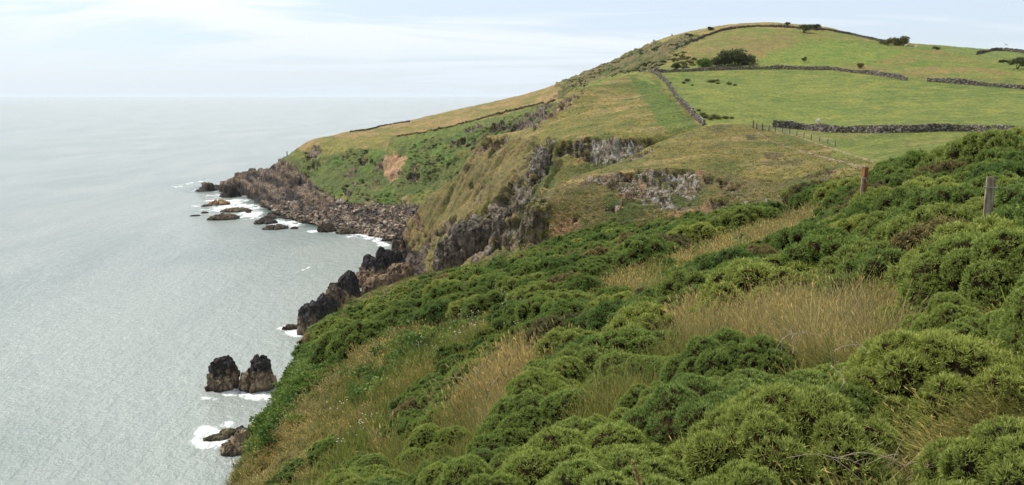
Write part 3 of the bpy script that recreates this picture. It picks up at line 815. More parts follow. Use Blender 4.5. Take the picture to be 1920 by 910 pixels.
for k, (px, py, w, h, t, lb, dz) in enumerate([
        (412, 384, 4.6, 1.9, (.33, .22, .13), 'tan low rock in surf, highest of the rocks off the headland tip', .9),
        (442, 396, 6.6, 1.3, (.17, .13, .085), 'long flat brown rock in white water below the tan one', .8),
        (420, 411, 6.0, 1.9, (.15, .115, .085), 'humped dark brown rock, lowest of the rocks off the headland tip', .9),
        (388, 387, 2.4, .8, (.14, .11, .08), 'thin dark rock touching the tan rock off the headland', .8),
        (466, 399, 1.1, .9, (.10, .08, .06), 'tiny dark rock right of the long flat brown one', .8),
        (384, 400, 1.4, .7, (.08, .07, .06), 'small dark rock awash left of the humped one', .8),
        (366, 405, 2.2, .45, (.09, .08, .065), 'leftmost thin reef rock barely above the foam', .8),
        (498, 419, 4.4, 1.7, (.07, .065, .05), 'flat black green rock off the shelf, left of two alike', .8),
        (516, 429, 4.6, 1.4, (.10, .08, .06), 'low ragged dark rock just off the shelf edge', .8),
        (612, 434, 3.2, 3.2, (.10, .075, .055), 'upright dark boulder at the outer edge of the rock shelf', .8),
        (656, 437, 4.8, 1.5, (.11, .09, .06), 'long low dark rock in foam right of the upright boulder', .8),
        (700, 443, 1.8, .8, (.09, .075, .06), 'small dark rock in white foam near the cove corner', .8),
        (506, 410, 2.6, 1.2, (.09, .075, .06), 'dark rock lying between the shelf and the flat black rock', .8),
        (552, 429, 1.4, .8, (.12, .09, .07), 'little brown rock off the middle of the shelf', .8),
        (724, 452, 1.5, .8, (.10, .08, .06), 'small wet rock nearest the cove corner', .8),
        (545, 617, 1.5, 1.0, (.12, .09, .06), 'small brown rock in surf left of the blocky crag', .8)]):
    add_rock('offshore_rock', px, py, [(0, 0, -.1, w, w * .62, h, dz), (w * .45, .5, 0, w * .5, w * .4, h * .7, .85), (-w * .5, -.3, -.1, w * .45, w * .35, h * .5, .85)],
             lb, 'rock', 60 + k, tan=t, jag=.34)
def land_crag(px, r, pybase, lumps, label, seed, **kw):
    az, e = ray(px, pybase); az = float(az); x, y = r * math.sin(az), r * math.cos(az)
    return add_rock('rock_outcrop', 0, 0, lumps, label, 'rock outcrop', seed, at=(x, y, EYE + float(e) * r), wet_foot=False, **kw)
land_crag(1010, 118, 470, [(0, 0, 3.0, 2.2, 2.0, 4.4, .75), (-1.3, .5, 1.2, 1.6, 1.8, 3.2, .75), (1.2, .6, 1.6, 1.6, 1.8, 4.2, .8), (.1, .6, 5.6, 1.2, 1.4, 2.1, .95)],
          'grey brown rock buttress with a grassy cap at the tip of the nearest promontory', 110, tan=(.165, .135, .095), jag=.24, grass=5.6)
land_crag(880, 186, 500, [(0, 0, 3.6, 4.6, 3, 7.4, .62), (-4.4, .6, 1.2, 3.6, 3, 5.6, .62), (4.2, .5, 4.8, 3.4, 3, 6.6, .66)],
          'dark slabby cliff outcrop low on the seaward side of the middle promontory', 116, tan=(.115, .098, .075), jag=.26, grass=11.0)
land_crag(945, 178, 465, [(0, 0, 3.0, 2.6, 2.2, 5.6, .66), (2.4, .8, 5.2, 2.2, 2.2, 4.8, .7)],
          'grey rock rib in the gully right of the dark slabby cliff outcrop', 121, tan=(.15, .13, .10), jag=.28, grass=9.5)
land_crag(1008, 188, 335, [(0, 0, 1.6, 1.5, 1.6, 3.6, .7), (1.3, 1.0, 4.0, 1.4, 1.6, 3.0, .7)],
          'pale streaked rock rib where the cliff of the middle promontory turns the corner', 127, tan=(.22, .195, .16), jag=.3)
x, y, z, r = hit1(638, 384)
add_rock('pale_boulder', 0, 0, [(0, 0, .8, 1.7, 1.6, 1.5, .9)], 'round pale grey boulder on the rock shelf at the cliff foot', 'boulder', 90, at=(x, y, z), tan=(.36, .33, .30), jag=.12)
# boulders heaped on the shore shelf: too many to count
pts = []
bv, bf, bc_ = [], [], []; off = 0
rs = np.random.default_rng(5)
bd, bff = ico_dirs(9, 6)
poly_b = [(600, 400), (650, 388), (700, 388), (790, 390), (780, 410), (765, 440), (720, 446), (640, 428), (540, 408), (500, 385), (560, 380)]
qx, qy = rs.uniform(490, 800, 5200), rs.uniform(376, 452, 5200)
ok = in_poly(qx, qy, poly_b); qx, qy = qx[ok], qy[ok]
hx, hy, hz, hr = hit(qx, qy)
ok = np.isfinite(hr) & (hr > 250) & (hz > -.2)
for x, y, z in zip(hx[ok], hy[ok], hz[ok]):
    s = rs.uniform(.35, 1.0) ** 1.6 * 1.5 + .25
    q = bd * (1 + .28 * rs.standard_normal((len(bd), 1))) * [s * rs.uniform(.8, 1.5), s, s * rs.uniform(.5, .8)]
    a = rs.uniform(0, 6.28); ca, sa = math.cos(a), math.sin(a)
    q = q @ np.array([[ca, sa, 0], [-sa, ca, 0], [0, 0, 1]])
    bv.append(q + [x, y, z + .1 * s]); bf.append(bff + off); off += len(bd)
    t = rs.choice([0, 1, 2], p=[.5, .3, .2])
    bc_.append(np.tile([(.19, .145, .105), (.08, .07, .062), (.32, .27, .21)][t], (len(bd), 1)) * rs.uniform(.7, 1.2))
ob = link('shore_boulders', np_mesh('shore_boulders', np.vstack(bv), np.vstack(bf), False, {'base': np.vstack(bc_)}), M['rock'])
tag(ob, 'jumble of brown and grey boulders on the rock shelf under the headland', kind='stuff')

# ------------------------------------------------------------------ dry stone walls
m, nt, out = NT('dry_stone')
ba = attr(nt, 'base').outputs['Color']
oc = nd(nt, 'ShaderNodeNewGeometry').outputs['Position']
c = mixc(nt, 1.0, ba, mixc(nt, rng_(nt, noise(nt, oc, 6, 5, .7), .3, .7, 0, 1), (.55, .55, .58), (1.4, 1.38, 1.3)), 'MULTIPLY')
bsdf(nt, out, c, .92, .15); M['stone'] = m
CUBE = np.array([(-1, -1, -1), (1, -1, -1), (1, 1, -1), (-1, 1, -1), (-1, -1, 1), (1, -1, 1), (1, 1, 1), (-1, 1, 1)], float) * .5
CF = np.array([(0, 3, 2, 1), (4, 5, 6, 7), (0, 1, 5, 4), (1, 2, 6, 5), (2, 3, 7, 6), (3, 0, 4, 7)])
def world_line(pp, step):
    """pixel polyline -> evenly spaced world points on the ground"""
    fx, fy = [], []
    for (a, b) in zip(pp[:-1], pp[1:]):
        n_ = max(2, int(math.hypot(b[0] - a[0], b[1] - a[1]) / 3))
        t = np.arange(n_) / n_
        fx += list(a[0] + (b[0] - a[0]) * t); fy += list(a[1] + (b[1] - a[1]) * t)
    fx.append(pp[-1][0]); fy.append(pp[-1][1])
    x, y, z, r = hit(fx, fy)
    ok = np.isfinite(r); x, y = x[ok], y[ok]
    # smooth to take out jumps of the sight line along the ground
    for _ in range(6):
        x[1:-1] = (x[:-2] + 2 * x[1:-1] + x[2:]) / 4; y[1:-1] = (y[:-2] + 2 * y[1:-1] + y[2:]) / 4
    s = np.concatenate([[0], np.cumsum(np.hypot(np.diff(x), np.diff(y)))])
    t = np.arange(0, s[-1], step)
    return np.interp(t, s, x), np.interp(t, s, y)
def stone_wall(pp, h, label, seed, stone=.34, tumble=.0, pale=.25, thick=.55, cols=((.085, .070, .062), (.15, .125, .105), (.27, .25, .215))):
    rs = np.random.default_rng(seed)
    x, y = world_line(pp, stone)
    tx, ty = np.gradient(x), np.gradient(y); tl = np.hypot(tx, ty) + 1e-9; tx, ty = tx / tl, ty / tl
    z = height(x, y)
    V, C = [], []
    hh = h * (1 + .14 * np.interp(np.arange(len(x)), np.arange(0, len(x) + 12, 12), rs.standard_normal(len(np.arange(0, len(x) + 12, 12)))))
    if tumble: hh = hh * (1 - tumble * np.clip(np.interp(np.arange(len(x)), np.arange(0, len(x) + 25, 25), rs.uniform(-1, 1, len(np.arange(0, len(x) + 25, 25)))), 0, 1))
    nc = max(2, int(round(h / (stone * .62))))
    for c_ in range(nc + 1):
        for i in range(len(x)):
            top_ = c_ == nc
            zz = z[i] - .12 + hh[i] * (c_ + .4) / nc
            w = thick * (1 - .35 * c_ / nc)
            sx, sy, sz = stone * rs.uniform(.8, 1.25), w * rs.uniform(.85, 1.1), hh[i] / nc * rs.uniform(.85, 1.2)
            if top_: sx, sz = stone * rs.uniform(.45, .8), hh[i] / nc * rs.uniform(.7, 1.3)
            q = CUBE * [sx, sy, sz] * (1 + .16 * rs.standard_normal((8, 1))) + rs.standard_normal((8, 3)) * stone * .07
            ox = x[i] + tx[i] * stone * rs.uniform(-.35, .35) - ty[i] * rs.uniform(-.05, .05); oy = y[i] + ty[i] * stone * rs.uniform(-.3, .3)
            V.append(np.stack([q[:, 0] * tx[i] - q[:, 1] * ty[i] + ox, q[:, 0] * ty[i] + q[:, 1] * tx[i] + oy, q[:, 2] + zz], 1))
            u = rs.random(); pc = pale * (1.6 if top_ else 1)
            k = 2 if u < pc else (1 if u < pc + .35 else 0)
            C.append(np.tile(cols[k], (8, 1)) * rs.uniform(.75, 1.25))
    n_ = len(V)
    F = (CF[None] + (np.arange(n_) * 8)[:, None, None]).reshape(-1, 4)
    o = link('dry_stone_wall', np_mesh('dry_stone_wall', np.vstack(V), F, False, {'base': np.vstack(C)}), M['stone'])
    return tag(o, label, 'wall')
stone_wall([(1450, 239), (1500, 243), (1560, 249), (1640, 250), (1700, 249), (1780, 246), (1830, 248), (1925, 254), (2000, 256)], 1.3,
           'nearest dark dry stone wall between the two green fields behind the gorse', 1, .30)
stone_wall([(1320, 236), (1300, 218), (1290, 208), (1270, 186), (1256, 166), (1245, 152), (1232, 141), (1218, 135), (1200, 134)], 1.35,
           'dry stone wall running diagonally down beside the brown grass promontory', 2, .34, cols=((.12, .10, .085), (.20, .17, .145), (.32, .29, .25)))
stone_wall([(1228, 137), (1300, 134), (1380, 131), (1450, 130), (1560, 132), (1640, 141), (1700, 151)], 1.3,
           'long tumbledown dry stone wall at the top of the upper field below the hill', 3, .42, .35, cols=((.10, .085, .075), (.18, .155, .135), (.29, .265, .23)))
stone_wall([(1740, 153), (1800, 158), (1860, 163), (1925, 168), (2060, 176)], 1.25,
           'dry stone wall section right of the gap at the foot of the hill', 4, .42, .15)
stone_wall([(1268, 92), (1290, 82), (1320, 70), (1350, 59), (1380, 54), (1420, 50), (1470, 52), (1500, 54), (1550, 57), (1600, 66), (1640, 76), (1665, 81)], 1.0,
           'thin dark dry stone wall curving over the top of the hill', 5, .55, .2, pale=.08, cols=((.075, .065, .055), (.11, .095, .08), (.2, .18, .16)))
stone_wall([(1832, 103), (1850, 98), (1868, 95), (1895, 96.5), (1925, 101)], 1.0, 'far short dry stone wall on the skyline at the right edge', 6, .55, pale=.08)
stone_wall([(657, 248), (675, 246), (690, 245), (705, 240), (722, 235), (750, 231), (768, 229)], .65, 'low wall along the far headland skyline above the sea', 7, .55, pale=.05, cols=((.10, .09, .06), (.14, .12, .08), (.2, .17, .12)))
stone_wall([(745, 256), (790, 250), (850, 237), (930, 216), (1000, 199), (1040, 190)], .75, 'low overgrown field wall along the cliff edge of the far headland', 8, .6, pale=.03, cols=((.08, .085, .045), (.12, .11, .055), (.17, .15, .10)))

# ------------------------------------------------------------------ footpath on the promontory
def draped_strip(name, pp, width, mat, label, lift=.05):
    x, y = world_line(pp, .6)
    tx, ty = np.gradient(x), np.gradient(y); tl = np.hypot(tx, ty) + 1e-9; tx, ty = tx / tl, ty / tl
    V = []; K = 4
    for k in range(K + 1):
        o_ = (k / K - .5) * width * (1 + .25 * np.sin(np.arange(len(x)) * .9))
        px_, py_ = x - ty * o_, y + tx * o_
        V.append(np.stack([px_, py_, height(px_, py_) + lift - (.12 if k in (0, K) else 0)], 1))
    n_ = len(x); V = np.stack(V, 1).reshape(-1, 3)
    F = [(i * (K + 1) + k, i * (K + 1) + k + 1, (i + 1) * (K + 1) + k + 1, (i + 1) * (K + 1) + k) for i in range(n_ - 1) for k in range(K)]
    o = link(name, np_mesh(name, V, np.array(F), True), mat)
    return tag(o, label, kind='structure')
m, nt, out = NT('trodden_earth')
g = nd(nt, 'ShaderNodeNewGeometry').outputs['Position']
bsdf(nt, out, mixc(nt, rng_(nt, noise(nt, g, .8, 5, .7), .4, .6, 0, 1), (.10, .075, .045), (.27, .21, .12)), .95, .1); M['path'] = m
draped_strip('path', [(1418, 246), (1440, 262), (1480, 277), (1520, 288), (1560, 299), (1600, 309), (1625, 314)], .7, M['path'], 'narrow trodden coast path crossing the brown grass promontory')
draped_strip('path', [(1640, 304), (1590, 288), (1540, 272), (1500, 258), (1465, 248), (1430, 240)], .55, M['path'], 'faint sheep track under the wire fence')

# ------------------------------------------------------------------ fence, posts, sheep
def boxm(cx, cy, cz, sx, sy, sz, taper=1.0):
    v = CUBE.copy() * [sx, sy, sz]; v[4:, :2] *= taper
    return v + [cx, cy, cz]
def simple(name, Vs, mat, parent=None, loc=(0, 0, 0)):
    V = np.vstack(Vs); F = (CF[None] + (np.arange(len(Vs)) * 8)[:, None, None]).reshape(-1, 4)
    o = link(name, np_mesh(name, V, F), mat, parent); o.location = loc
    return o
def wood(name, c1, c2, sc=1.0):
    m, nt, out = NT(name)
    oc = nd(nt, 'ShaderNodeTexCoord').outputs['Object']
    n_ = noise(nt, vmap(nt, oc, (30 * sc, 30 * sc, 2.5 * sc)), 1, 6, .7)
    n2_ = noise(nt, oc, 5 * sc, 5, .7)
    c = mixc(nt, rng_(nt, n_, .35, .65, 0, 1), c1, c2)
    c = mixc(nt, 1.0, c, mixc(nt, rng_(nt, n2_, .35, .65, 0, 1), (.65, .65, .65), (1.25, 1.25, 1.2)), 'MULTIPLY')
    p = bsdf(nt, out, c, .9, .15); bump_(nt, p, n_, .01, .8)
    return m
M['wood'] = wood('weathered_wood', (.16, .125, .085), (.40, .34, .25))
M['wood_far'] = wood('dark_fence_wood', (.06, .045, .035), (.13, .10, .08))
M['orange'] = wood('orange_lichened_wood', (.10, .055, .03), (.30, .13, .05), .6)
m, nt, out = NT('galvanised_wire'); bsdf(nt, out, (.25, .25, .24), .5, .5); M['wire'] = m
def tube(path, rad, n_=6, taper=None):
    path = np.asarray(path, float); k = len(path)
    t = np.gradient(path, axis=0); t /= np.linalg.norm(t, axis=1)[:, None] + 1e-9
    up = np.where(np.abs(t[:, 2:3]) > .9, [[1., 0, 0]], [[0, 0, 1.]])
    a = np.cross(t, up); a /= np.linalg.norm(a, axis=1)[:, None] + 1e-9; b = np.cross(t, a)
    rad = np.full(k, rad) if np.ndim(rad) == 0 else np.asarray(rad)
    if taper: rad = rad * np.linspace(1, taper, k)
    ph = np.arange(n_) * 2 * math.pi / n_
    V = (path[:, None] + rad[:, None, None] * (np.cos(ph)[None, :, None] * a[:, None] + np.sin(ph)[None, :, None] * b[:, None])).reshape(-1, 3)
    ii = np.arange(k * n_).reshape(k, n_)
    F = np.stack([ii[:-1], np.roll(ii, -1, 1)[:-1], np.roll(ii, -1, 1)[1:], ii[1:]], -1).reshape(-1, 4)
    return V, F
def merge(parts):
    V, F, o = [], [], 0
    for v, f in parts: V.append(v); F.append(f + o); o += len(v)
    return np.vstack(V), np.vstack(F)

fx = [1412, 1418.5, 1430, 1441, 1454, 1467, 1480.5, 1493.5, 1507, 1521, 1537, 1552, 1566]
fy = [240, 243, 245, 246, 247, 249, 252, 256, 259.5, 263, 266, 270, 275]
X_, Y_, Z_, R_ = hit(fx, fy)
fence = empty('wire_fence', (float(X_[5]), float(Y_[5]), float(Z_[5])))
tag(fence, 'wire fence on wooden posts running from the stone wall across the promontory grass', 'fence')
fl = np.array(fence.location)
rs = np.random.default_rng(3)
tops = []
for k in range(len(fx)):
    h = [1.5, 1.2, 1.35, 1.1, 1.1, 1.1, 1.2, 1.05, 1.05, 1.1, .9, .8, .9][k]; w = [.16, .13, .17, .12, .10, .10, .13, .11, .11, .12, .09, .09, .09][k]
    o = simple('fence_post', [boxm(0, 0, h / 2 - .15, w, w, h + .3, .9)], M['wood_far'], fence, (float(X_[k]) - fl[0], float(Y_[k]) - fl[1], float(Z_[k]) - fl[2]))
    o.rotation_euler = (rs.normal(0, .05), rs.normal(0, .05), rs.uniform(0, 1))
    tops.append((X_[k] - fl[0], Y_[k] - fl[1], Z_[k] - fl[2]))
tops = np.array(tops)
for hh in (.35, .6, .85):
    v, f = tube(tops + [0, 0, hh], .012, 4)
    link('wire', np_mesh('wire', v, f), M['wire'], fence)

def ground_at(px, r):
    az, _ = ray(px, 400); x, y = r * math.sin(az), r * math.cos(az)
    return x, y, float(height([x], [y])[0])
# squared grey post on the right
def post_at(name, px, r, ytop, w, d, mat, label, cat, lean=0.0, rz=0.0, sink=.35, pro=None):
    x, y, z = ground_at(px, r)
    az, e = ray(px, ytop); ztop = EYE + float(e) * r
    h = ztop - z + sink
    root = empty(name, (x, y, z - sink)); root.rotation_euler = (0, lean, rz)
    nseg = 9; V = []; rs = np.random.default_rng(int(px))
    prof = np.array([(-1, -1), (-.4, -1.06), (.4, -1.02), (1, -1), (1.03, -.3), (1, 1), (.2, 1.03), (-1, 1), (-1.04, .2)]) * .5
    for k in range(nseg + 1):
        t = k / nseg
        V.append(np.hstack([prof * [w, d] * (1 + .04 * rs.standard_normal((9, 1))) * (1.06 - .08 * t), np.full((9, 1), h * t) + (rs.normal(0, .008, (9, 1)) if k == nseg else 0)]))
    V = np.vstack(V); ii = np.arange(9 * (nseg + 1)).reshape(nseg + 1, 9)
    F = np.stack([ii[:-1], np.roll(ii, -1, 1)[:-1], np.roll(ii, -1, 1)[1:], ii[1:]], -1).reshape(-1, 4)
    cap = [(ii[-1, 0], ii[-1, a], ii[-1, a + 1], ii[-1, a + 2]) for a in (1, 3, 5)] + [(ii[-1, 0], ii[-1, 7], ii[-1, 8], ii[-1, 0])]
    F = np.vstack([F, np.array(cap[:3])])
    tri = [(ii[-1, 0], ii[-1, 7], ii[-1, 8])]
    me = np_mesh('post_body', V, F)
    o = link('post_body', me, mat, root)
    return tag(root, label, cat), h
p1, h1 = post_at('wooden_post', 1855, 12.0, 331, .100, .085, M['wood'], 'squared weathered grey wooden post standing in the gorse at the right', 'post', math.radians(-1.2), math.radians(-25))
v, f = tube([(0, 0, h1 - .14), (.3, .05, h1 - .15), (.7, .1, h1 - .19), (1.2, .2, h1 - .26)], .004, 5)
link('wire', np_mesh('wire', v, f), M['wire'], p1)
v, f = tube([(-.066, -.062, h1 - .13), (.066, -.062, h1 - .14), (.066, .058, h1 - .14), (-.066, .058, h1 - .135), (-.066, -.062, h1 - .13)], .004, 5)
link('wire_loop', np_mesh('wire_loop', v, f), M['wire'], p1)
p2, h2 = post_at('strainer_post', 1613, 20.0, 314, .105, .10, M['orange'], 'stout gate post covered in orange lichen above the gorse', 'post', 0.02, .3, .9)
simple('post_plate', [boxm(0.01, -.058, h2 - .30, .05, .015, .06)], M['wood'], p2); simple('post_plate', [boxm(.025, -.058, h2 - .20, .03, .012, .03)], M['wood'], p2)
p3, h3 = post_at('wooden_stake', 1612.5, 18.5, 333, .045, .035, M['wood'], 'thin pale stake in front of the orange lichened post', 'stake', 0, 0, .6)
simple('cross_piece', [boxm(.035, -.005, h3 - .02, .09, .03, .03)], M['wood'], p3)
x, y, z, r = hit1(538.5, 293)
root = empty('marker_post', (x, y, z - .2)); tag(root, 'slim dark marker post on the far headland above the shore rocks', 'post')
simple('shaft', [boxm(0, 0, 1.1, .45, .45, 2.2, .7)], M['wood_far'], root); simple('head', [boxm(0, 0, 2.42, .6, .6, .42, .8)], M['wood_far'], root)

# sheep
m, nt, out = NT('fleece'); oc = nd(nt, 'ShaderNodeTexCoord').outputs['Object']
p = bsdf(nt, out, mixc(nt, rng_(nt, noise(nt, oc, 9, 4), .4, .6, 0, 1), (.55, .50, .40), (.78, .74, .64)), .95, .1); M['fleece'] = m
def skin(name, joints, edges, radii, mat, parent, sub=2):
    me = bpy.data.meshes.new(name); me.from_pydata(joints, edges, [])
    o = bpy.data.objects.new(name, me); COL.objects.link(o); me.materials.append(mat)
    sk = o.modifiers.new('skin', 'SKIN'); 
    if not me.skin_vertices: me.skin_vertices.new()
    for i, r_ in enumerate(radii): me.skin_vertices[0].data[i].radius = (r_, r_)
    me.skin_vertices[0].data[0].use_root = True
    s = o.modifiers.new('sub', 'SUBSURF'); s.levels = s.render_levels = sub
    if parent: o.parent = parent
    return o
def sheep(px, py, rz, label, graze):
    x, y, z, r = hit1(px, py)
    root = empty('sheep', (x, y, z), rz); tag(root, label, 'sheep', 'sheep grazing on the hill pasture')
    hz = .30 if graze else .95
    J = [(0, 0, .66), (.36, 0, .68), (-.42, 0, .66), (.55, 0, .78 if not graze else .60), (.72, 0, hz + .02), (.86, 0, hz - .08)]
    Ed_ = [(0, 1), (0, 2), (1, 3), (3, 4), (4, 5)]; Rr = [.29, .24, .25, .14, .10, .055]
    for sx in (.34, -.38):
        for sy in (.13, -.13):
            b = 1 if sx > 0 else 2; k = len(J)
            J += [(sx, sy, .42), (sx + (.01 if sx > 0 else -.05), sy, .24), (sx, sy, .03)]
            Ed_ += [(b, k), (k, k + 1), (k + 1, k + 2)]; Rr += [.085, .045, .04]
    J.append((-.60, 0, .55)); Ed_.append((2, len(J) - 1)); Rr.append(.05)
    skin('body', J, Ed_, Rr, M['fleece'], root)
    for s in (1, -1):
        v, f = tube([(.72, s * .06, hz + .08), (.70, s * .13, hz + .09), (.68, s * .19, hz + .06)], [.03, .03, .008], 5)
        link('ear', np_mesh('ear', v, f, True), M['fleece'], root)
sheep(1533, 231.5, .3, 'white sheep grazing just above the nearest stone wall', True)
sheep(1698, 87.5, .1, 'white sheep standing below the dark skyline bush, left of two', False)
sheep(1718, 89.5, math.pi - .3, 'white sheep further right on the hill shoulder', True)
# gull over the right-hand hill
m, nt, out = NT('gull_feather'); bsdf(nt, out, (.45, .46, .48), .7, .2); M['gull'] = m
az, e = ray(1886, 84); r = 190
root = empty('gull', (r * math.sin(az), r * math.cos(az), EYE + r * e), .6); root.rotation_euler = (.5, .5, .6); tag(root, 'small grey gull gliding over the hill at the right', 'bird')
skin('body', [(0, 0, 0), (.17, 0, .01), (-.2, 0, 0), (.27, 0, .0), (-.33, 0, -.01)], [(0, 1), (0, 2), (1, 3), (2, 4)], [.07, .055, .045, .02, .03], M['gull'], root)
for s in (1, -1):
    v = np.array([(.08, s * .05, .02), (-.10, s * .05, .02), (-.09, s * .35, .10), (.12, s * .35, .11), (-.16, s * .68, .06), (-.08, s * .68, .065)])
    v = np.vstack([v, v + [0, 0, .012]])
    f = np.array([(0, 1, 2, 3), (3, 2, 4, 5), (6, 9, 8, 7), (9, 11, 10, 8), (0, 3, 9, 6), (3, 5, 11, 9), (1, 7, 8, 2), (2, 8, 10, 4), (5, 4, 10, 11)])
    link('wing', np_mesh('wing', v, f), M['gull'], root)
# ------------------------------------------------------------------ plants
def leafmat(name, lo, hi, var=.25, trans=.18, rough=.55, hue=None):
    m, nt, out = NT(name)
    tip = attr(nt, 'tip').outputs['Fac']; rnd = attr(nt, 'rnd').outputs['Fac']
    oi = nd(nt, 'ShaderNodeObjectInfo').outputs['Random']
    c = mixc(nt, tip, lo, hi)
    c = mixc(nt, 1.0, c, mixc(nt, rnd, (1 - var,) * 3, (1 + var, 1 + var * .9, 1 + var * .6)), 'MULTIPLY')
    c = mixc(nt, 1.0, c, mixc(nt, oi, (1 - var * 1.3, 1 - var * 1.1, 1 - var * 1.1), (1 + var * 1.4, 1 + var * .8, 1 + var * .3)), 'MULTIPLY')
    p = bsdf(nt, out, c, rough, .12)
    if trans:
        t = nd(nt, 'ShaderNodeBsdfTranslucent'); nt.links.new(c, t.inputs[0])
        mx = nd(nt, 'ShaderNodeMixShader'); mx.inputs[0].default_value = trans
        nt.links.new(p.outputs[0], mx.inputs[1]); nt.links.new(t.outputs[0], mx.inputs[2]); nt.links.new(mx.outputs[0], out.inputs[0])
    return m
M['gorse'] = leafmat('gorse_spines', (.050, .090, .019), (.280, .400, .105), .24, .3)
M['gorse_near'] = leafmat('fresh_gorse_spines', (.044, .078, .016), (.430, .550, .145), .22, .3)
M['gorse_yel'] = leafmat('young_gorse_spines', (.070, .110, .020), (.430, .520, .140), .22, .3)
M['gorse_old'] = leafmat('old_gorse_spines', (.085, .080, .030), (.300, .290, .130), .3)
M['twigs'] = leafmat('gorse_twigs', (.016, .012, .006), (.02, .016, .009), .3, 0, 1.0)  # woody stem brown, darkened so pocket shade between lobes sits in the colour
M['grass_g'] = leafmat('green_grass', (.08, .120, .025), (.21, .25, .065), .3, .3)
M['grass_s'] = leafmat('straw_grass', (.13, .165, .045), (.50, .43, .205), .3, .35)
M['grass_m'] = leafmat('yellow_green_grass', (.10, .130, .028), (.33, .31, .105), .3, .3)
M['leaf_dark'] = leafmat('dark_thorn_leaves', (.062, .080, .034), (.120, .140, .058), .35)
M['fern'] = leafmat('bramble_leaves', (.075, .135, .028), (.13, .225, .05), .3, .3)
M['bark'] = leafmat('thorn_bark', (.10, .085, .07), (.14, .12, .10), .2, 0, .9)
M['dead'] = leafmat('dead_stalks', (.22, .18, .13), (.40, .35, .28), .2, 0, .8)

def unit(v): return v / (np.linalg.norm(v, axis=-1, keepdims=True) + 1e-12)
def blades(base_, dirs, length, width, rs):
    """thin triangles; base_ (N,3), dirs (N,3)"""
    n_ = len(base_)
    side = unit(np.cross(dirs, rs.standard_normal((n_, 3))))
    w = (np.broadcast_to(width, n_) * .5)[:, None]; l_ = np.broadcast_to(length, n_)[:, None]
    mid_ = base_ + dirs * l_ * .35
    V = np.stack([base_, mid_ + side * w, base_ + dirs * l_, mid_ - side * w], 1).reshape(-1, 3)
    F = np.arange(4 * n_).reshape(n_, 4)
    tip = np.tile([0, .35, 1, .35], n_)
    return V, F, tip
def gorse_mesh(name, seed, spacing, slen, bw, nbl, lobes=26, lobe_r=(.22, .36), flat=.72, mats=('gorse', 'twigs'), hull=True, open_=.0):
    rs = np.random.default_rng(seed)
    k = np.arange(lobes) + .5
    ph = k * 2.39996 + rs.uniform(0, .7, lobes); cz = 1 - k / lobes * 1.02
    sr = np.sqrt(np.clip(1 - cz ** 2, 0, 1))
    rad = rs.uniform(.58, .95, lobes)
    c_ = np.stack([sr * np.cos(ph) * rad, sr * np.sin(ph) * rad, np.clip(cz, 0, 1) * rad * flat], 1)
    lr_ = rs.uniform(*lobe_r, lobes)
    c_ = np.vstack([c_, [[0, 0, .15]], rs.uniform(-.4, .4, (4, 3)) * [1, 1, .3] + [0, 0, .2]]); lr_ = np.concatenate([lr_, [.5], [.35] * 4])
    P_, N_ = [], []
    for i in range(len(c_)):
        n_ = int(4 * math.pi * lr_[i] ** 2 / spacing ** 2)
        d = unit(rs.standard_normal((n_, 3)))
        d = d[(d[:, 2] > -.35)]
        wob_ = 1 + .10 * vnoise(d * 3 + seed + i * 7, seed)
        q = c_[i] + d * [1, 1, .92] * (lr_[i] * wob_)[:, None]
        ok = q[:, 2] > -.12
        for j in range(len(c_)):
            if j != i: ok &= np.linalg.norm(q - c_[j], axis=1) > lr_[j] * .93
        P_.append(q[ok]); N_.append(d[ok])
    P_, N_ = np.vstack(P_), np.vstack(N_)
    if open_: ok = rs.random(len(P_)) > open_; P_, N_ = P_[ok], N_[ok]
    ax = unit(N_ + np.array([0, 0, .45]) + .22 * rs.standard_normal(N_.shape))
    n_ = len(P_)
    B, Dd, Ll, rn = [], [], [], []
    srnd = rs.random(n_)
    for b in range(nbl):
        a = b * 2.4 + rs.uniform(0, 6.28, n_)
        e1 = unit(np.cross(ax, [[.3, .2, .9]])); e2 = np.cross(ax, e1)
        perp = np.cos(a)[:, None] * e1 + np.sin(a)[:, None] * e2
        spread = 0.0 if b == 0 else rs.uniform(.5, 1.7, n_)[:, None]
        Dd.append(unit(ax + perp * spread)); h_ = rs.uniform(-.35, .15, n_)
        B.append(P_ + ax * (slen * h_)[:, None]); Ll.append(slen * rs.uniform(.65, 1.15, n_)); rn.append(srnd)
    B, Dd, Ll, rn = np.vstack(B), np.vstack(Dd), np.concatenate(Ll), np.concatenate(rn)
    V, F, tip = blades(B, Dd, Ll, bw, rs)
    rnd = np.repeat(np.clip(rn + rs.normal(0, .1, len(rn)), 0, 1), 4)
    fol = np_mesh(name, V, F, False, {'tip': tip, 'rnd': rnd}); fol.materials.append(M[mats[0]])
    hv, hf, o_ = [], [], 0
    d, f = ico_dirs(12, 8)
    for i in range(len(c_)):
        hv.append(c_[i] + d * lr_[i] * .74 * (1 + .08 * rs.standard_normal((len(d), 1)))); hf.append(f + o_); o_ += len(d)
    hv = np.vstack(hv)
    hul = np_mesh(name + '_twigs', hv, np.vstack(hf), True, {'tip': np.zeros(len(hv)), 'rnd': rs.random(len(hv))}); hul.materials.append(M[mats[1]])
    return fol, hul
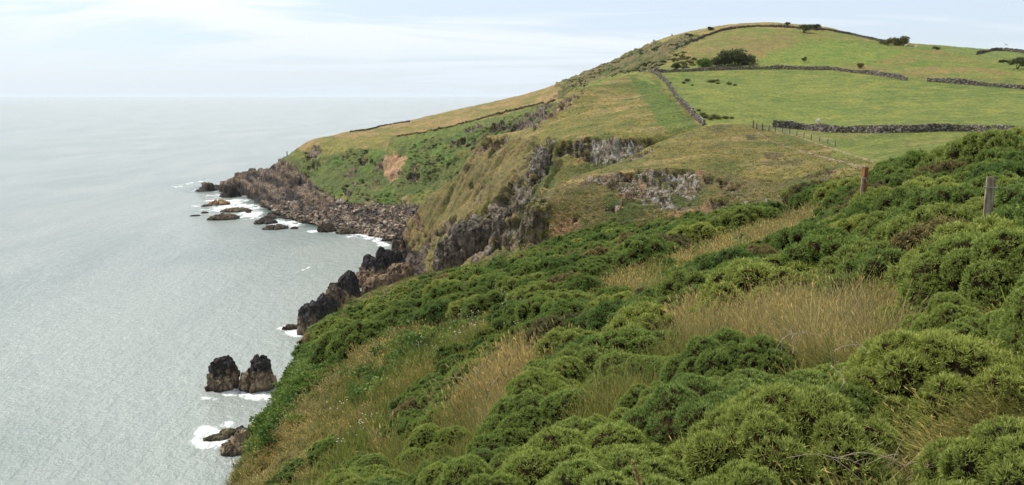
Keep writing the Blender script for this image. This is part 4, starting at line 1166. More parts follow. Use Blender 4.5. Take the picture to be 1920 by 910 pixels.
def join_mesh(a, b, name):
    """foliage and twigs in one mesh with two material slots (bushes too far off to show parts)"""
    def rd(me):
        v = np.empty(len(me.vertices) * 3, np.float32); me.vertices.foreach_get('co', v)
        f = np.empty(len(me.loops), np.int32); me.loops.foreach_get('vertex_index', f)
        at = []
        for nme in ('tip', 'rnd'):
            t = np.empty(len(me.vertices), np.float32); me.attributes[nme].data.foreach_get('value', t); at.append(t)
        return v.reshape(-1, 3), f.reshape(-1, 4), at
    v1, f1, a1 = rd(a); v2, f2, a2 = rd(b)
    me = np_mesh(name, np.vstack([v1, v2]), np.vstack([f1, f2 + len(v1)]), False, {'tip': np.concatenate([a1[0], a2[0]]), 'rnd': np.concatenate([a1[1], a2[1]])})
    me.materials.append(a.materials[0]); me.materials.append(b.materials[0])
    mi = np.concatenate([np.zeros(len(f1), np.int32), np.ones(len(f2), np.int32)]); me.polygons.foreach_set('material_index', mi)
    return me
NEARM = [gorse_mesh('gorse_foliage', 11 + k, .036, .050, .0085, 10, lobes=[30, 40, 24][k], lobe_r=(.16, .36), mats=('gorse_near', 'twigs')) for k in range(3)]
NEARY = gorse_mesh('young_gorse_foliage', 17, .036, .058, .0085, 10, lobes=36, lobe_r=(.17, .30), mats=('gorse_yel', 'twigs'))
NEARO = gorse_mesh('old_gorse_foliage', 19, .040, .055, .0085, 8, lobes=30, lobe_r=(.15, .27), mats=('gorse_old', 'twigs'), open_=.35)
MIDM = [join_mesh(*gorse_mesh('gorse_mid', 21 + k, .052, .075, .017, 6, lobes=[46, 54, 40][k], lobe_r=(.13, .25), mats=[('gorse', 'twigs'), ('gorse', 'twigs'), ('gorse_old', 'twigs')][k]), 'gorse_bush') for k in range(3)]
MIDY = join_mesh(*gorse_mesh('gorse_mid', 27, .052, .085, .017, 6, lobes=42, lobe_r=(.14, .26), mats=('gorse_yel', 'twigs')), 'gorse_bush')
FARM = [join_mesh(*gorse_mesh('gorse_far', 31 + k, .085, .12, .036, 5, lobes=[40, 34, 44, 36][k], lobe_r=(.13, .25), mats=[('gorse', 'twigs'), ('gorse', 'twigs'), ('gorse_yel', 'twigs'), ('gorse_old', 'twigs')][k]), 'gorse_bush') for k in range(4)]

# visual regions of the near hillside (survey picture pixels)
GORSE = [
    ('right', .96, [(1480, 352), (1560, 350), (1640, 335), (1700, 300), (1830, 254), (1930, 244), (2200, 230), (2200, 555), (1930, 540), (1780, 538), (1640, 530), (1500, 540), (1290, 560), (1300, 500), (1400, 470), (1500, 435), (1570, 410), (1580, 372), (1500, 366)]),
    ('right', .05, [(1700, 555), (1930, 545), (2200, 540), (2200, 640), (1930, 650), (1780, 640)]),
    ('crest', .95, [(600, 600), (700, 552), (800, 515), (900, 490), (1000, 462), (1085, 430), (1110, 405), (1150, 402), (1200, 412), (1330, 388), (1440, 372), (1450, 388), (1350, 415), (1240, 455), (1200, 470), (1130, 480), (1110, 540), (1000, 585), (900, 560), (760, 590), (640, 640), (580, 650)]),
    ('middle', .95, [(1040, 615), (1060, 572), (1150, 530), (1240, 545), (1235, 590), (1150, 625), (1060, 640)]),
    ('slope', .8, [(740, 795), (770, 730), (830, 685), (880, 700), (850, 750), (780, 790)]),
    ('slope', .8, [(850, 645), (930, 612), (960, 640), (880, 690)]),
    ('middle', .03, [(960, 700), (1080, 640), (1200, 590), (1300, 570), (1260, 630), (1200, 680), (1080, 720), (1000, 760)]),
    ('near', 1.0, [(770, 960), (800, 880), (930, 830), (1040, 800), (1120, 765), (1220, 722), (1290, 650), (1380, 625), (1500, 655), (1600, 665), (1700, 700), (1750, 780), (1760, 860), (1700, 960), (1650, 1200), (700, 1200)]),
    ('near right', 1.0, [(1770, 960), (1850, 770), (1930, 680), (2300, 560), (2300, 1200), (1740, 1200)]),
    ('slope', .8, [(500, 900), (530, 860), (560, 860), (550, 910), (500, 930)]), ('slope', .7, [(655, 890), (680, 835), (700, 850), (690, 890)]), ('slope', .6, [(600, 825), (625, 815), (625, 835)]),
]
STRAWP = [[(1270, 650), (1300, 580), (1440, 545), (1560, 560), (1680, 580), (1690, 650), (1620, 670), (1500, 655), (1380, 625)],
          [(1280, 440), (1500, 368), (1580, 370), (1575, 408), (1500, 435), (1400, 455), (1300, 475)],
          [(1120, 520), (1170, 475), (1220, 490), (1215, 540), (1120, 540)], [(1690, 640), (1720, 600), (1940, 560), (2200, 530), (2200, 600), (1930, 640), (1800, 680)],
          [(520, 800), (600, 690), (720, 620), (760, 640), (640, 730), (560, 830), (480, 910), (440, 912)],
          [(900, 770), (960, 700), (1100, 630), (1150, 690), (1040, 780), (920, 810)], [(1240, 600), (1300, 560), (1320, 600), (1260, 650)]]
BARE = [(1740, 700), (1790, 690), (1830, 760), (1800, 900), (1760, 900), (1760, 780)]

rs = np.random.default_rng(42)
acc = []          # accepted (x, y, R, r, px, vy, zone)
grid = {}
def free(x, y, R_, k=.62):
    gx, gy = int(x // 2), int(y // 2)
    for a in range(gx - 2, gx + 3):
        for b in range(gy - 2, gy + 3):
            for (u, v, q) in grid.get((a, b), ()):
                if (u - x) ** 2 + (v - y) ** 2 < (k * (q + R_)) ** 2: return False
    return True
def put_bush(x, y, R_): grid.setdefault((int(x // 2), int(y // 2)), []).append((x, y, R_))
NC = 60000
cx_, cy_ = rs.uniform(380, 2250, NC), rs.uniform(250, 1250, NC)
hx, hy, hz, hr = hit(cx_, cy_)
for i in np.argsort(np.nan_to_num(hr, nan=1e9) + rs.uniform(0, 6, NC)):
    r = hr[i]
    if not np.isfinite(r) or r > 88 or r < 1.75: continue
    R_ = rs.uniform(.36, .85) if r < 9 else (rs.uniform(.6, .95) if r < 25 else rs.uniform(.75, 1.25))
    hgt = R_ * .9
    if cx_[i] < 620: hgt *= .5
    vy = cy_[i] - (.95 if r < 10 else .62) * hgt * FPX / r
    zone = None
    for zn, pr, poly in GORSE:
        if in_poly(np.array([cx_[i]]), np.array([vy]), poly)[0]:
            if rs.random() < pr: zone = zn
            break
    if zone is None: continue
    if zone != 'slope':
        top_ = cy_[i] - 1.05 * hgt / .9 * (1.1 if zone in ('right', 'near', 'near right') else 1.0) * FPX / r
        q3 = np.array([top_, cy_[i] - .2 * hgt * FPX / r])
        if not in_poly(np.array([cx_[i]]), q3[:1] + ({'near': 12, 'right': 26, 'middle': 30}.get(zone, 6)), poly)[0]: continue
        if zone in ('middle', 'right') and pr > .5 and not in_poly(np.array([cx_[i]]), q3[1:] - (28 if zone == 'middle' else 16), poly)[0]: continue
    if zone == 'slope': R_ = min(R_, .55)
    R_ = min(R_, .115 * r + .05)
    if zone.startswith('near') and abs(cx_[i] - (1765 + .12 * (700 - cy_[i]))) < 55 + .8 * R_ * FPX / r: continue
    if zone == 'right' and pr < .5: R_ = min(R_, .5)
    if (zone.startswith('near')) and R_ * 1.0 > r * .42: R_ = r * .26
    if not free(hx[i], hy[i], R_): continue
    if abs(cx_[i] - 1850) < 10 + R_ * 1.05 * FPX / r and r < 12.4 and cy_[i] - 1.0 * R_ * FPX / r < 412: continue
    put_bush(hx[i], hy[i], R_)
    acc.append((hx[i], hy[i], R_, r, cx_[i], vy, zone))
for px_, r_, R_ in ((1594, 18.0, .85), (1624, 17.6, .84), (1650, 18.2, .9), (1570, 18.6, .8), (1608, 16.9, .74)):
    az_, _e = ray(px_, 400); x_, y_ = r_ * math.sin(az_), r_ * math.cos(az_)
    acc.append((x_, y_, R_, r_, px_, 380, 'right'))
print('bushes', len(acc))
nrm = normal_at(np.array([a[0] for a in acc]), np.array([a[1] for a in acc]))
# apparent size decides which are built one by one
size = np.array([a[2] / a[3] for a in acc])
order = np.argsort(-size); single = set(order[:290].tolist())
zone_lab = {
    'right': ('dense dark green gorse bush on the bank around the grey post', 'gorse bushes on the right-hand bank'),
    'crest': ('low gorse bush in the green band along the brow of the near hillside', 'gorse bushes along the brow of the hillside'),
    'middle': ('rounded gorse bush on the middle of the near hillside among pale grass', 'gorse bushes in the middle of the hillside'),
    'slope': ('small isolated gorse bush on the steep grassy slope above the sea', 'scattered gorse on the steep slope'),
    'near': ('large bright green spiny gorse bush in the foreground', 'foreground gorse thicket'),
    'near right': ('spiny light green gorse bush right of the foreground path', 'gorse beside the path at lower right')}
far_pts = {k: [] for k in range(4)}
for i, (x, y, R_, r, px, vy, zone) in enumerate(acc):
    z = float(height([x], [y])[0])
    up = Vector(nrm[i] * .45 + np.array([0, 0, .55])).normalized()
    q = up.to_track_quat('Z', 'Y') @ Euler((0, 0, rs.uniform(0, 6.28))).to_quaternion()
    sc = (R_ * rs.uniform(.9, 1.15), R_ * rs.uniform(.9, 1.15), R_ * (rs.uniform(1.0, 1.35) if zone.startswith('near') else rs.uniform(1.0, 1.3) if zone == 'right' else rs.uniform(.8, 1.15)) * (.55 if px < 620 else 1.0))
    if i in single:
        lab, grp = zone_lab[zone]
        if r < 9.5:
            yel = zone == 'near right' or (rs.random() < .22)
            fol, tw = NEARO if rs.random() < .02 else NEARY if yel else NEARM[rs.integers(3)]
            root = empty('gorse_bush', (x, y, z - .05 * R_)); root.rotation_mode = 'QUATERNION'; root.rotation_quaternion = q; root.scale = sc
            a = bpy.data.objects.new('foliage', fol); b = bpy.data.objects.new('twigs', tw)
            for o in (a, b): COL.objects.link(o); o.parent = root
            tag(root, lab, 'gorse bush', grp)
        else:
            u = rs.random()
            me = MIDY if u < .25 else (MIDM[2] if u < .36 else MIDM[rs.integers(2)])
            o = bpy.data.objects.new('gorse_bush', me); COL.objects.link(o)
            o.location = (x, y, z - .05 * R_); o.rotation_mode = 'QUATERNION'; o.rotation_quaternion = q; o.scale = sc
            tag(o, lab, 'gorse bush', grp)
    else:
        u = rs.random(); k = 0 if u < .4 else 1 if u < .66 else 2 if u < .88 else 3
        if zone == 'crest' and 620 < px < 800: k = 2 if u < .6 else 0
        e_ = q.to_euler()
        far_pts[k].append((x, y, z - .05 * R_, e_.x, e_.y, e_.z, sc[0], sc[1], sc[2]))

def scatter(name, groups, label, home):
    """groups: list of (source mesh, array of x y z rx ry rz sx sy sz); one stuff object with instances"""
    V = np.vstack([g[:, :3] for _, g in groups]); n_ = len(V)
    me = bpy.data.meshes.new(name); me.vertices.add(n_); me.vertices.foreach_set('co', V.astype(np.float32).ravel())
    rot = np.vstack([g[:, 3:6] for _, g in groups]).astype(np.float32); scl = np.vstack([g[:, 6:9] for _, g in groups]).astype(np.float32)
    pick = np.concatenate([np.full(len(g), k) for k, (_, g) in enumerate(groups)]).astype(np.int32)
    a = me.attributes.new('rot', 'FLOAT_VECTOR', 'POINT'); a.data.foreach_set('vector', rot.ravel())
    a = me.attributes.new('scl', 'FLOAT_VECTOR', 'POINT'); a.data.foreach_set('vector', scl.ravel())
    a = me.attributes.new('pick', 'INT', 'POINT'); a.data.foreach_set('value', pick)
    o = bpy.data.objects.new(name, me); COL.objects.link(o); tag(o, label, kind='stuff')
    g = bpy.data.node_groups.new(name, 'GeometryNodeTree')
    g.interface.new_socket('Geometry', in_out='INPUT', socket_type='NodeSocketGeometry')
    g.interface.new_socket('Geometry', in_out='OUTPUT', socket_type='NodeSocketGeometry')
    gi, go = g.nodes.new('NodeGroupInput'), g.nodes.new('NodeGroupOutput'); jn = g.nodes.new('GeometryNodeJoinGeometry')
    def named(nm, typ):
        x = g.nodes.new('GeometryNodeInputNamedAttribute'); x.data_type = typ; x.inputs['Name'].default_value = nm; return x.outputs['Attribute']
    rt, sc_, pk = named('rot', 'FLOAT_VECTOR'), named('scl', 'FLOAT_VECTOR'), named('pick', 'INT')
    er = g.nodes.new('FunctionNodeEulerToRotation'); g.links.new(rt, er.inputs[0])
    for k, (src, arr) in enumerate(groups):
        so = src if isinstance(src, bpy.types.Object) else None
        if so is None:
            # the source is itself one of the plants standing on the hillside
            so = bpy.data.objects.new(home, src); COL.objects.link(so)
            so.location = arr[0, :3]; so.rotation_euler = arr[0, 3:6]; so.scale = arr[0, 6:9]; tag(so, label, kind='stuff')
        oi = g.nodes.new('GeometryNodeObjectInfo'); oi.transform_space = 'ORIGINAL'; oi.inputs['Object'].default_value = so; oi.inputs['As Instance'].default_value = True
        cmpn = g.nodes.new('FunctionNodeCompare'); cmpn.data_type = 'INT'; cmpn.operation = 'EQUAL'; g.links.new(pk, cmpn.inputs[2]); cmpn.inputs[3].default_value = k
        ip = g.nodes.new('GeometryNodeInstanceOnPoints')
        g.links.new(gi.outputs[0], ip.inputs['Points']); g.links.new(cmpn.outputs[0], ip.inputs['Selection']); g.links.new(oi.outputs['Geometry'], ip.inputs['Instance'])
        g.links.new(er.outputs[0], ip.inputs['Rotation']); g.links.new(sc_, ip.inputs['Scale'])
        g.links.new(ip.outputs[0], jn.inputs[0])
    g.links.new(jn.outputs[0], go.inputs[0])
    md = o.modifiers.new('scatter', 'NODES'); md.node_group = g
    return o
scatter('gorse_scrub', [(FARM[k], np.array(v)) for k, v in far_pts.items() if v], 'low gorse scrub covering the far brow of the near hillside', 'gorse_scrub')

# ---- grass tufts
def tuft(name, seed, nb, h, w, mat, spread=.10, bend=.35, heads=0.0, head_len=.07, head_w=.014):
    rs = np.random.default_rng(seed); V, F, T, Rn = [], [], [], []; o_ = 0
    for b in range(nb):
        a = rs.uniform(0, 6.28); r0 = spread * math.sqrt(rs.random()); hh = h * rs.uniform(.55, 1.1)
        bx, by = r0 * math.cos(a), r0 * math.sin(a)
        la = a + rs.normal(0, .8); bd_ = bend * rs.uniform(.2, 1.2)
        sw = np.array([-math.sin(la), math.cos(la), 0]) if rs.random() < .5 else np.array([math.cos(rs.uniform(0, 6)), math.sin(rs.uniform(0, 6)), 0])
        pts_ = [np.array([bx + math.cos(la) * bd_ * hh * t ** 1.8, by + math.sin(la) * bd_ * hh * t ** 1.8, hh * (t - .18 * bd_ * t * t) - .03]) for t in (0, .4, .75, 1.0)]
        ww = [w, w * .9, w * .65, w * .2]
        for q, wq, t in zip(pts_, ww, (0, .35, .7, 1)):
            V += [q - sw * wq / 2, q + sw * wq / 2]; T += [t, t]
        rn = rs.random(); Rn += [rn] * 8
        for k in range(3): F.append((o_ + 2 * k, o_ + 2 * k + 1, o_ + 2 * k + 3, o_ + 2 * k + 2))
        o_ += 8
        if rs.random() < heads:
            tp = pts_[-1]; dr = unit(pts_[-1] - pts_[-2]); s1 = unit(np.cross(dr, rs.standard_normal(3))); s2 = np.cross(dr, s1)
            hl, hw = head_len * rs.uniform(.7, 1.2), head_w * rs.uniform(.8, 1.2)
            for s_ in (s1, s2):
                V += [tp - dr * hl * .2, tp + dr * hl * .3 + s_ * hw, tp + dr * hl, tp + dr * hl * .3 - s_ * hw]; T += [1, 1, 1, 1]; Rn += [rn] * 4
                F.append((o_, o_ + 1, o_ + 2, o_ + 3)); o_ += 4
    me = np_mesh(name, np.array(V), np.array(F), False, {'tip': np.array(T), 'rnd': np.array(Rn)}); me.materials.append(M[mat])
    return me
TN = {'g': [tuft('grass_near', 1 + k, 34, .42, .006, 'grass_g', .11, .55) for k in range(2)],
      's': [tuft('straw_near', 5 + k, 34, .60, .0035, 'grass_s', .13, .42, .55, .045, .0032) for k in range(3)],
      'm': [tuft('mixed_near', 9 + k, 36, .46, .005, 'grass_m', .12, .5, .2, .05, .004) for k in range(2)]}
TM = {'g': [tuft('grass_mid', 21, 22, .42, .015, 'grass_g', .18, .5)], 's': [tuft('straw_mid', 23 + k, 24, .56, .010, 'grass_s', .2, .38, .7, .09, .010) for k in range(2)],
      'm': [tuft('mixed_mid', 27 + k, 22, .42, .015, 'grass_m', .2, .45, .25, .08, .010) for k in range(2)]}
TF = {'g': [tuft('grass_far', 31, 16, .42, .040, 'grass_g', .32, .5)], 's': [tuft('straw_far', 33, 18, .44, .034, 'grass_s', .32, .4)],
      'm': [tuft('mixed_far', 37, 16, .40, .040, 'grass_m', .32, .45)]}
rs = np.random.default_rng(77)
def grass_points(N, x0, x1, y0, y1, rlo, rhi):
    gx, gy = rs.uniform(x0, x1, N), rs.uniform(y0, y1, N)
    hx, hy, hz, hr = hit(gx, gy)
    ok = np.isfinite(hr) & (hr > rlo) & (hr < rhi)
    return gx[ok], gy[ok], hx[ok], hy[ok], hz[ok], hr[ok]
def kinds(gx, gy, hx, hy, hz, hr):
    nz = fbm(np.stack([hx, hy, hz], 1) / 3.5, 3, 201) + .35 * rs.standard_normal(len(gx)) * .5
    k = np.where(nz > .33, 's', np.where(nz < -.08, 'g', 'm'))
    st_ = np.zeros(len(gx), bool)
    for poly in STRAWP: st_ |= in_poly(gx + rs.normal(0, 9, len(gx)), gy - .25 * FPX / hr + rs.normal(0, 6, len(gx)), poly)
    k = np.where(st_ & (rs.random(len(gx)) < np.where(gx > 1690, .20, np.where(hr > 22, .48, .66))), 's', k)
    pk = (gx > 1670) & (hr < 7.5)
    k = np.where(pk & (k == 's') & (rs.random(len(gx)) < .8), np.where(rs.random(len(gx)) < .5, 'g', 'm'), k)
    return k
def build_grass(nm, data, T, smin, smax, label):
    gx, gy, hx, hy, hz, hr = data
    k = kinds(gx, gy, hx, hy, hz, hr)
    bare = in_poly(gx, gy, BARE); keep_ = ~(bare & (rs.random(len(gx)) < .7))
    # thin out inside bushes
    for i in range(len(gx)):
        if keep_[i]:
            cx2, cy2 = int(hx[i] // 2), int(hy[i] // 2)
            for a in range(cx2 - 1, cx2 + 2):
                for b in range(cy2 - 1, cy2 + 2):
                    for (u, v, q) in grid.get((a, b), ()):
                        if (u - hx[i]) ** 2 + (v - hy[i]) ** 2 < (.88 * q) ** 2 and rs.random() < .95: keep_[i] = False
    low = np.full(len(gx), .86)
    for zn, pr, poly in GORSE:
        sh_ = in_poly(gx, gy - .3 * FPX / hr, poly)
        low[sh_] = np.minimum(low[sh_], .5 if zn.startswith('near') else .7)
        keep_ &= ~(sh_ & (rs.random(len(gx)) < (.45 if zn.startswith('near') else .35)))
    low[(gx > 1690) & (hr < 12)] *= .62
    low[hr > 20] *= .8
    keep_ &= ~((hr < 3.0) & ~bare)
    nr = normal_at(hx, hy)
    groups = []
    for kk, srcs in T.items():
        ids = np.nonzero((k == kk) & keep_)[0]; part = np.array_split(rs.permutation(ids), len(srcs))
        for s_, ii in zip(srcs, part):
            if not len(ii): continue
            n_ = len(ii); sc = rs.uniform(smin, smax, n_) * (.8 + .4 * rs.random(n_))
            tilt = rs.normal(0, .14, (n_, 2))
            hs = np.where(gx[ii] < 640, .6, 1.0) * (.5 + .5 * sst(hr[ii], 3.5, 8)) * low[ii]
            groups.append((s_, np.stack([hx[ii], hy[ii], hz[ii] - .02, tilt[:, 0] - nr[ii, 1] * .35, tilt[:, 1] + nr[ii, 0] * .35, rs.uniform(0, 6.28, n_), sc, sc, sc * hs * rs.uniform(.75, 1.2, n_)], 1)))
    return scatter(nm, groups, label, 'long_grass')
build_grass('long_grass', grass_points(30000, 560, 2150, 480, 1500, 1.3, 13), TN, .8, 1.2, 'long green and straw coloured grass on the near hillside')
build_grass('long_grass', grass_points(42000, 380, 2150, 340, 1150, 12, 32), TM, .8, 1.2, 'long seeding grass on the middle of the hillside')
build_grass('long_grass', grass_points(52000, 330, 1700, 360, 1150, 30, 92), TF, .7, 1.15, 'rough grass on the steep slope above the sea')

# low broad-leaved patches (bramble, bracken) on the seaward edge of the slope
def leaf_clump(name, seed, n_, mat, size=.5, leaf=.09):
    rs = np.random.default_rng(seed)
    c_ = unit(rs.standard_normal((n_, 3))); c_[:, 2] = np.abs(c_[:, 2]); c_ = c_ * size * rs.uniform(.55, 1, (n_, 1)) * [1, 1, .55]
    V, F, tip = blades(c_, unit(c_ + rs.standard_normal((n_, 3)) * .35), leaf * rs.uniform(.7, 1.3, n_), leaf * .7, rs)
    me = np_mesh(name, V, F, False, {'tip': tip, 'rnd': np.repeat(rs.random(n_), 4)}); me.materials.append(M[mat]); return me
LC = [leaf_clump('bramble', 3, 260, 'fern', .55, .13), leaf_clump('bramble', 4, 220, 'gorse', .5, .12)]
EDGE = [[(480, 800), (520, 730), (560, 655), (620, 590), (720, 560), (800, 560), (790, 600), (700, 640), (620, 700), (560, 760), (500, 840)], [(640, 640), (760, 590), (900, 560), (960, 590), (860, 640), (700, 700)],
        [(640, 740), (700, 640), (740, 650), (700, 740)], [(1240, 500), (1300, 480), (1400, 430), (1420, 470), (1300, 560)], [(760, 860), (900, 760), (920, 790), (800, 870)]]
gx, gy, hx, hy, hz, hr = grass_points(26000, 400, 1450, 420, 900, 13, 90)
ok = np.zeros(len(gx), bool)
for k, poly in enumerate(EDGE): ok |= in_poly(gx + rs.normal(0, 8, len(gx)), gy + rs.normal(0, 6, len(gx)), poly) & (rs.random(len(gx)) < (.42 if k == 0 else .10))
ids = np.nonzero(ok)[0]; nr = normal_at(hx, hy); gr = []
for s_, ii in zip(LC, np.array_split(rs.permutation(ids), 2)):
    sc = rs.uniform(.5, 1.1, len(ii))
    gr.append((s_, np.stack([hx[ii], hy[ii], hz[ii], -nr[ii, 1] * .8, nr[ii, 0] * .8, rs.uniform(0, 6.28, len(ii)), sc, sc, sc * .8], 1)))
scatter('bramble_cover', gr, 'low leafy bramble and bracken cover along the seaward edge of the slope', 'bramble_cover')

# small pale flower heads on the steep slope
def flower(name, seed):
    rs = np.random.default_rng(seed); V, F = [], []; o_ = 0
    for b in range(7):
        x, y = rs.normal(0, .12, 2); h = rs.uniform(.35, .55)
        a = tube([(x, y, 0), (x, y, h)], .004, 3); q = CUBE * [.03, .03, .012] + [x, y, h]
        V.append(np.vstack([a[0], q])); F.append(np.vstack([a[1], CF + 6]) + o_); o_ += 14
    V = np.vstack(V); me = np_mesh(name, V, np.vstack(F), False, {'tip': np.clip(V[:, 2] * 2, 0, 1), 'rnd': rs.random(len(V))}); return me
M['flower'] = leafmat('white_umbels', (.10, .14, .04), (.60, .58, .42), .1, 0)
fl_ = flower('white_flowers', 3); fl_.materials.append(M['flower'])
gx, gy, hx, hy, hz, hr = grass_points(110, 640, 1050, 560, 900, 13, 60)
cl = fbm(np.stack([hx, hy, hz], 1) / 5, 2, 300) > .1; hx, hy, hz = hx[cl], hy[cl], hz[cl]
sc = rs.uniform(.7, 1.1, len(hx))
scatter('wild_flowers', [(fl_, np.stack([hx, hy, hz, 0 * sc, 0 * sc, rs.uniform(0, 6, len(sc)), sc, sc, sc], 1))], 'small white flower heads dotted over the steep grassy slope', 'wild_flowers')

# turf tussocks on the middle distance
TT = [tuft('tussock', 51, 9, .5, .12, 'grass_m', .6, .6), tuft('tussock', 52, 9, .45, .12, 'grass_s', .6, .6), tuft('tussock', 53, 9, .45, .12, 'grass_g', .6, .6)]
for t_ in TT: pass
gx, gy = rs.uniform(760, 1640, 26000), rs.uniform(150, 470, 26000)
hx, hy, hz, hr = hit(gx, gy)
ok = np.isfinite(hr) & (hr > 95) & (hr < 255)
ok &= ~(in_poly(gx, gy, [(1222, 130), (1960, 130), (1960, 300), (1650, 310), (1420, 240), (1325, 236)]))
gx, gy, hx, hy, hz = gx[ok], gy[ok], hx[ok], hy[ok], hz[ok]
kk = np.where(fbm(np.stack([hx, hy, hz], 1) / [18, 7, 7], 3, 31) + .12 * rs.standard_normal(len(gx)) > .12, 1, np.where(rs.random(len(gx)) < .45, 2, 0))
gr = []
for k in range(3):
    ii = np.nonzero(kk == k)[0]; sc = rs.uniform(.35, .9, len(ii))
    gr.append((TT[k], np.stack([hx[ii], hy[ii], hz[ii] - .05, rs.normal(0, .1, len(ii)), rs.normal(0, .1, len(ii)), rs.uniform(0, 6.28, len(ii)), sc, sc, sc * .55], 1)))
scatter('tussock_grass', gr, 'brown and green tussock grass on the promontories', 'tussock_grass')

gx, gy = rs.uniform(1240, 1920, 16000), rs.uniform(60, 300, 16000)
hx, hy, hz, hr = hit(gx, gy)
ok = np.isfinite(hr) & (hr > 110) & (hr < 420) & (fbm(np.stack([hx, hy, hz], 1) / [16, 9, 9], 3, 77) + .1 * rs.standard_normal(len(gx)) > .02)
gx, gy, hx, hy, hz = gx[ok], gy[ok], hx[ok], hy[ok], hz[ok]
gr = []; kk = rs.integers(0, 3, len(gx))
for k in range(3):
    ii = np.nonzero(kk == k)[0]; sc = rs.uniform(.18, .5, len(ii))
    gr.append((TT[k], np.stack([hx[ii], hy[ii], hz[ii] - .05, 0 * sc, 0 * sc, rs.uniform(0, 6.28, len(ii)), sc * 1.3, sc * 1.3, sc * .6], 1)))
scatter('field_grass', gr, 'uneven grazed grass tufts of the fields and the hill', 'field_grass')
# ---- bracken and scrub on the far headland and the hill's flank
M['bracken'] = leafmat('bracken_leaves', (.075, .095, .032), (.130, .155, .052), .3, .3)
SC = [leaf_clump('scrub', 61, 60, 'leaf_dark', 1.0, .75), leaf_clump('scrub', 62, 60, 'bracken', 1.0, .55)]
gx, gy = rs.uniform(560, 1330, 15000), rs.uniform(60, 400, 15000)
hx, hy, hz, hr = hit(gx, gy)
ok = np.isfinite(hr) & (hr > 290) & (hr < 560)
fern_p = [[(640, 285), (760, 268), (900, 240), (990, 218), (1000, 240), (900, 265), (870, 330), (800, 385), (700, 385), (640, 380), (600, 340)], [(555, 300), (580, 280), (600, 300), (600, 350), (570, 335)]]
scr_p = [[(1045, 190), (1045, 162), (1110, 130), (1200, 90), (1290, 68), (1320, 72), (1270, 92), (1300, 105), (1330, 130), (1230, 134), (1190, 134), (1120, 152), (1070, 175)]]
nz = fbm(np.stack([hx, hy, hz], 1) / 12, 3, 401)
a = np.zeros(len(gx), bool); b = np.zeros(len(gx), bool)
for q in fern_p: a |= in_poly(gx, gy, q)
for q in scr_p: b |= in_poly(gx, gy, q)
scar_ = in_poly(gx, gy, [(715, 285), (765, 283), (765, 330), (735, 350), (715, 345)])
ok &= (a & ~scar_ & (nz > -.06)) | (b & (nz > .06))
gr = []
for k in range(2):
    ii = np.nonzero(ok & ((a & (rs.random(len(gx)) < .93)) == (k == 1)))[0]; sc = rs.uniform(.35, .95, len(ii)) if k == 0 else rs.uniform(.25, .7, len(ii))
    gr.append((SC[k], np.stack([hx[ii], hy[ii], hz[ii] - .1, 0 * sc, 0 * sc, rs.uniform(0, 6.28, len(ii)), sc, sc, sc * (.8 if k == 0 else .4)], 1)))
scatter('bracken_cover', gr, 'bracken and dark scrub on the far headland and the flank of the hill', 'bracken_cover')

# ---- shrubs and trees of the hill, one by one
def shrub(name, px, py, w, h, label, cat, seed, trunk=False, r=None, mat='leaf_dark', gaps=.22):
    rs = np.random.default_rng(seed)
    if r is None: x, y, z, r = hit1(px, py)
    else: x, y, z = ground_at(px, r)
    root = empty(name, (x, y, z)); tag(root, label, cat, None)
    nl = 9; cs = np.stack([rs.uniform(-.38, .38, nl) * w, rs.uniform(-.3, .3, nl) * w, rs.uniform(.35 if not trunk else .5, .85, nl) * h], 1)
    n_ = 2600; ci = rs.integers(0, nl, n_); d = unit(rs.standard_normal((n_, 3)))
    rad = np.array([w * .24, w * .24, h * .26])
    q = cs[ci] + d * rad * rs.uniform(.55, 1.1, (n_, 1)); q[:, 2] = np.clip(q[:, 2], .05 if not trunk else h * .25, h * 1.05)
    q = q[fbm(q / (w * .14), 2, seed) > -gaps]
    V, F, tip = blades(q, unit(rs.standard_normal((len(q), 3)) + [0, 0, .3]), .075 * w * rs.uniform(.6, 1.2, len(q)) + .1, .035 * w + .06, rs)
    me = np_mesh('crown', V, F, False, {'tip': tip, 'rnd': np.repeat(rs.random(len(q)), 4)}); me.materials.append(M[mat])
    o = bpy.data.objects.new('crown', me); COL.objects.link(o); o.parent = root
    parts = []
    for k in range(6 if trunk else 4):
        a = cs[k]
        b0 = np.array([rs.normal(0, .05 * w), rs.normal(0, .05 * w), -.2])
        parts.append(tube([b0, b0 * .5 + [a[0] * .25, a[1] * .25, h * .3], a * [.7, .7, .9], a], [.035 * h + .04, .028 * h + .03, .015 * h + .02, .02], 6))
    v, f = merge(parts); me = np_mesh('trunk', v, f, True, {'tip': np.zeros(len(v)), 'rnd': np.full(len(v), .5)}); me.materials.append(M['bark'])
    o = bpy.data.objects.new('trunk', me); COL.objects.link(o); o.parent = root
    return root
shrub('thorn_tree', 1508, 62, 7.5, 3.6, 'larger windswept thorn tree on the hilltop beside the wall', 'tree', 1, True)
shrub('thorn_tree', 1530, 57, 4.6, 2.8, 'small round thorn tree on the skyline right of the larger one', 'tree', 2, True)
shrub('thicket', 1378, 124, 12.5, 5.6, 'big dark green thicket on the hillside above the stone wall', 'thicket', 3)
shrub('thicket', 1352, 126, 7, 3.2, 'lower dark bush at the left foot of the big thicket', 'bush', 4)
shrub('thicket', 1402, 122, 8, 3.8, 'dark bush joined to the right side of the big thicket', 'bush', 5)
shrub('thicket', 1318, 126, 8, 3.0, 'blue green scrubby bush left of the big thicket', 'bush', 6, mat='gorse')
shrub('skyline_bush', 1678, 84.5, 11, 3.2, 'long low dark bush on the hill shoulder skyline above the white sheep', 'bush', 7)
shrub('skyline_bush', 1476, 47.5, 2.6, 1.5, 'tiny dark bush on the summit skyline', 'bush', 8)
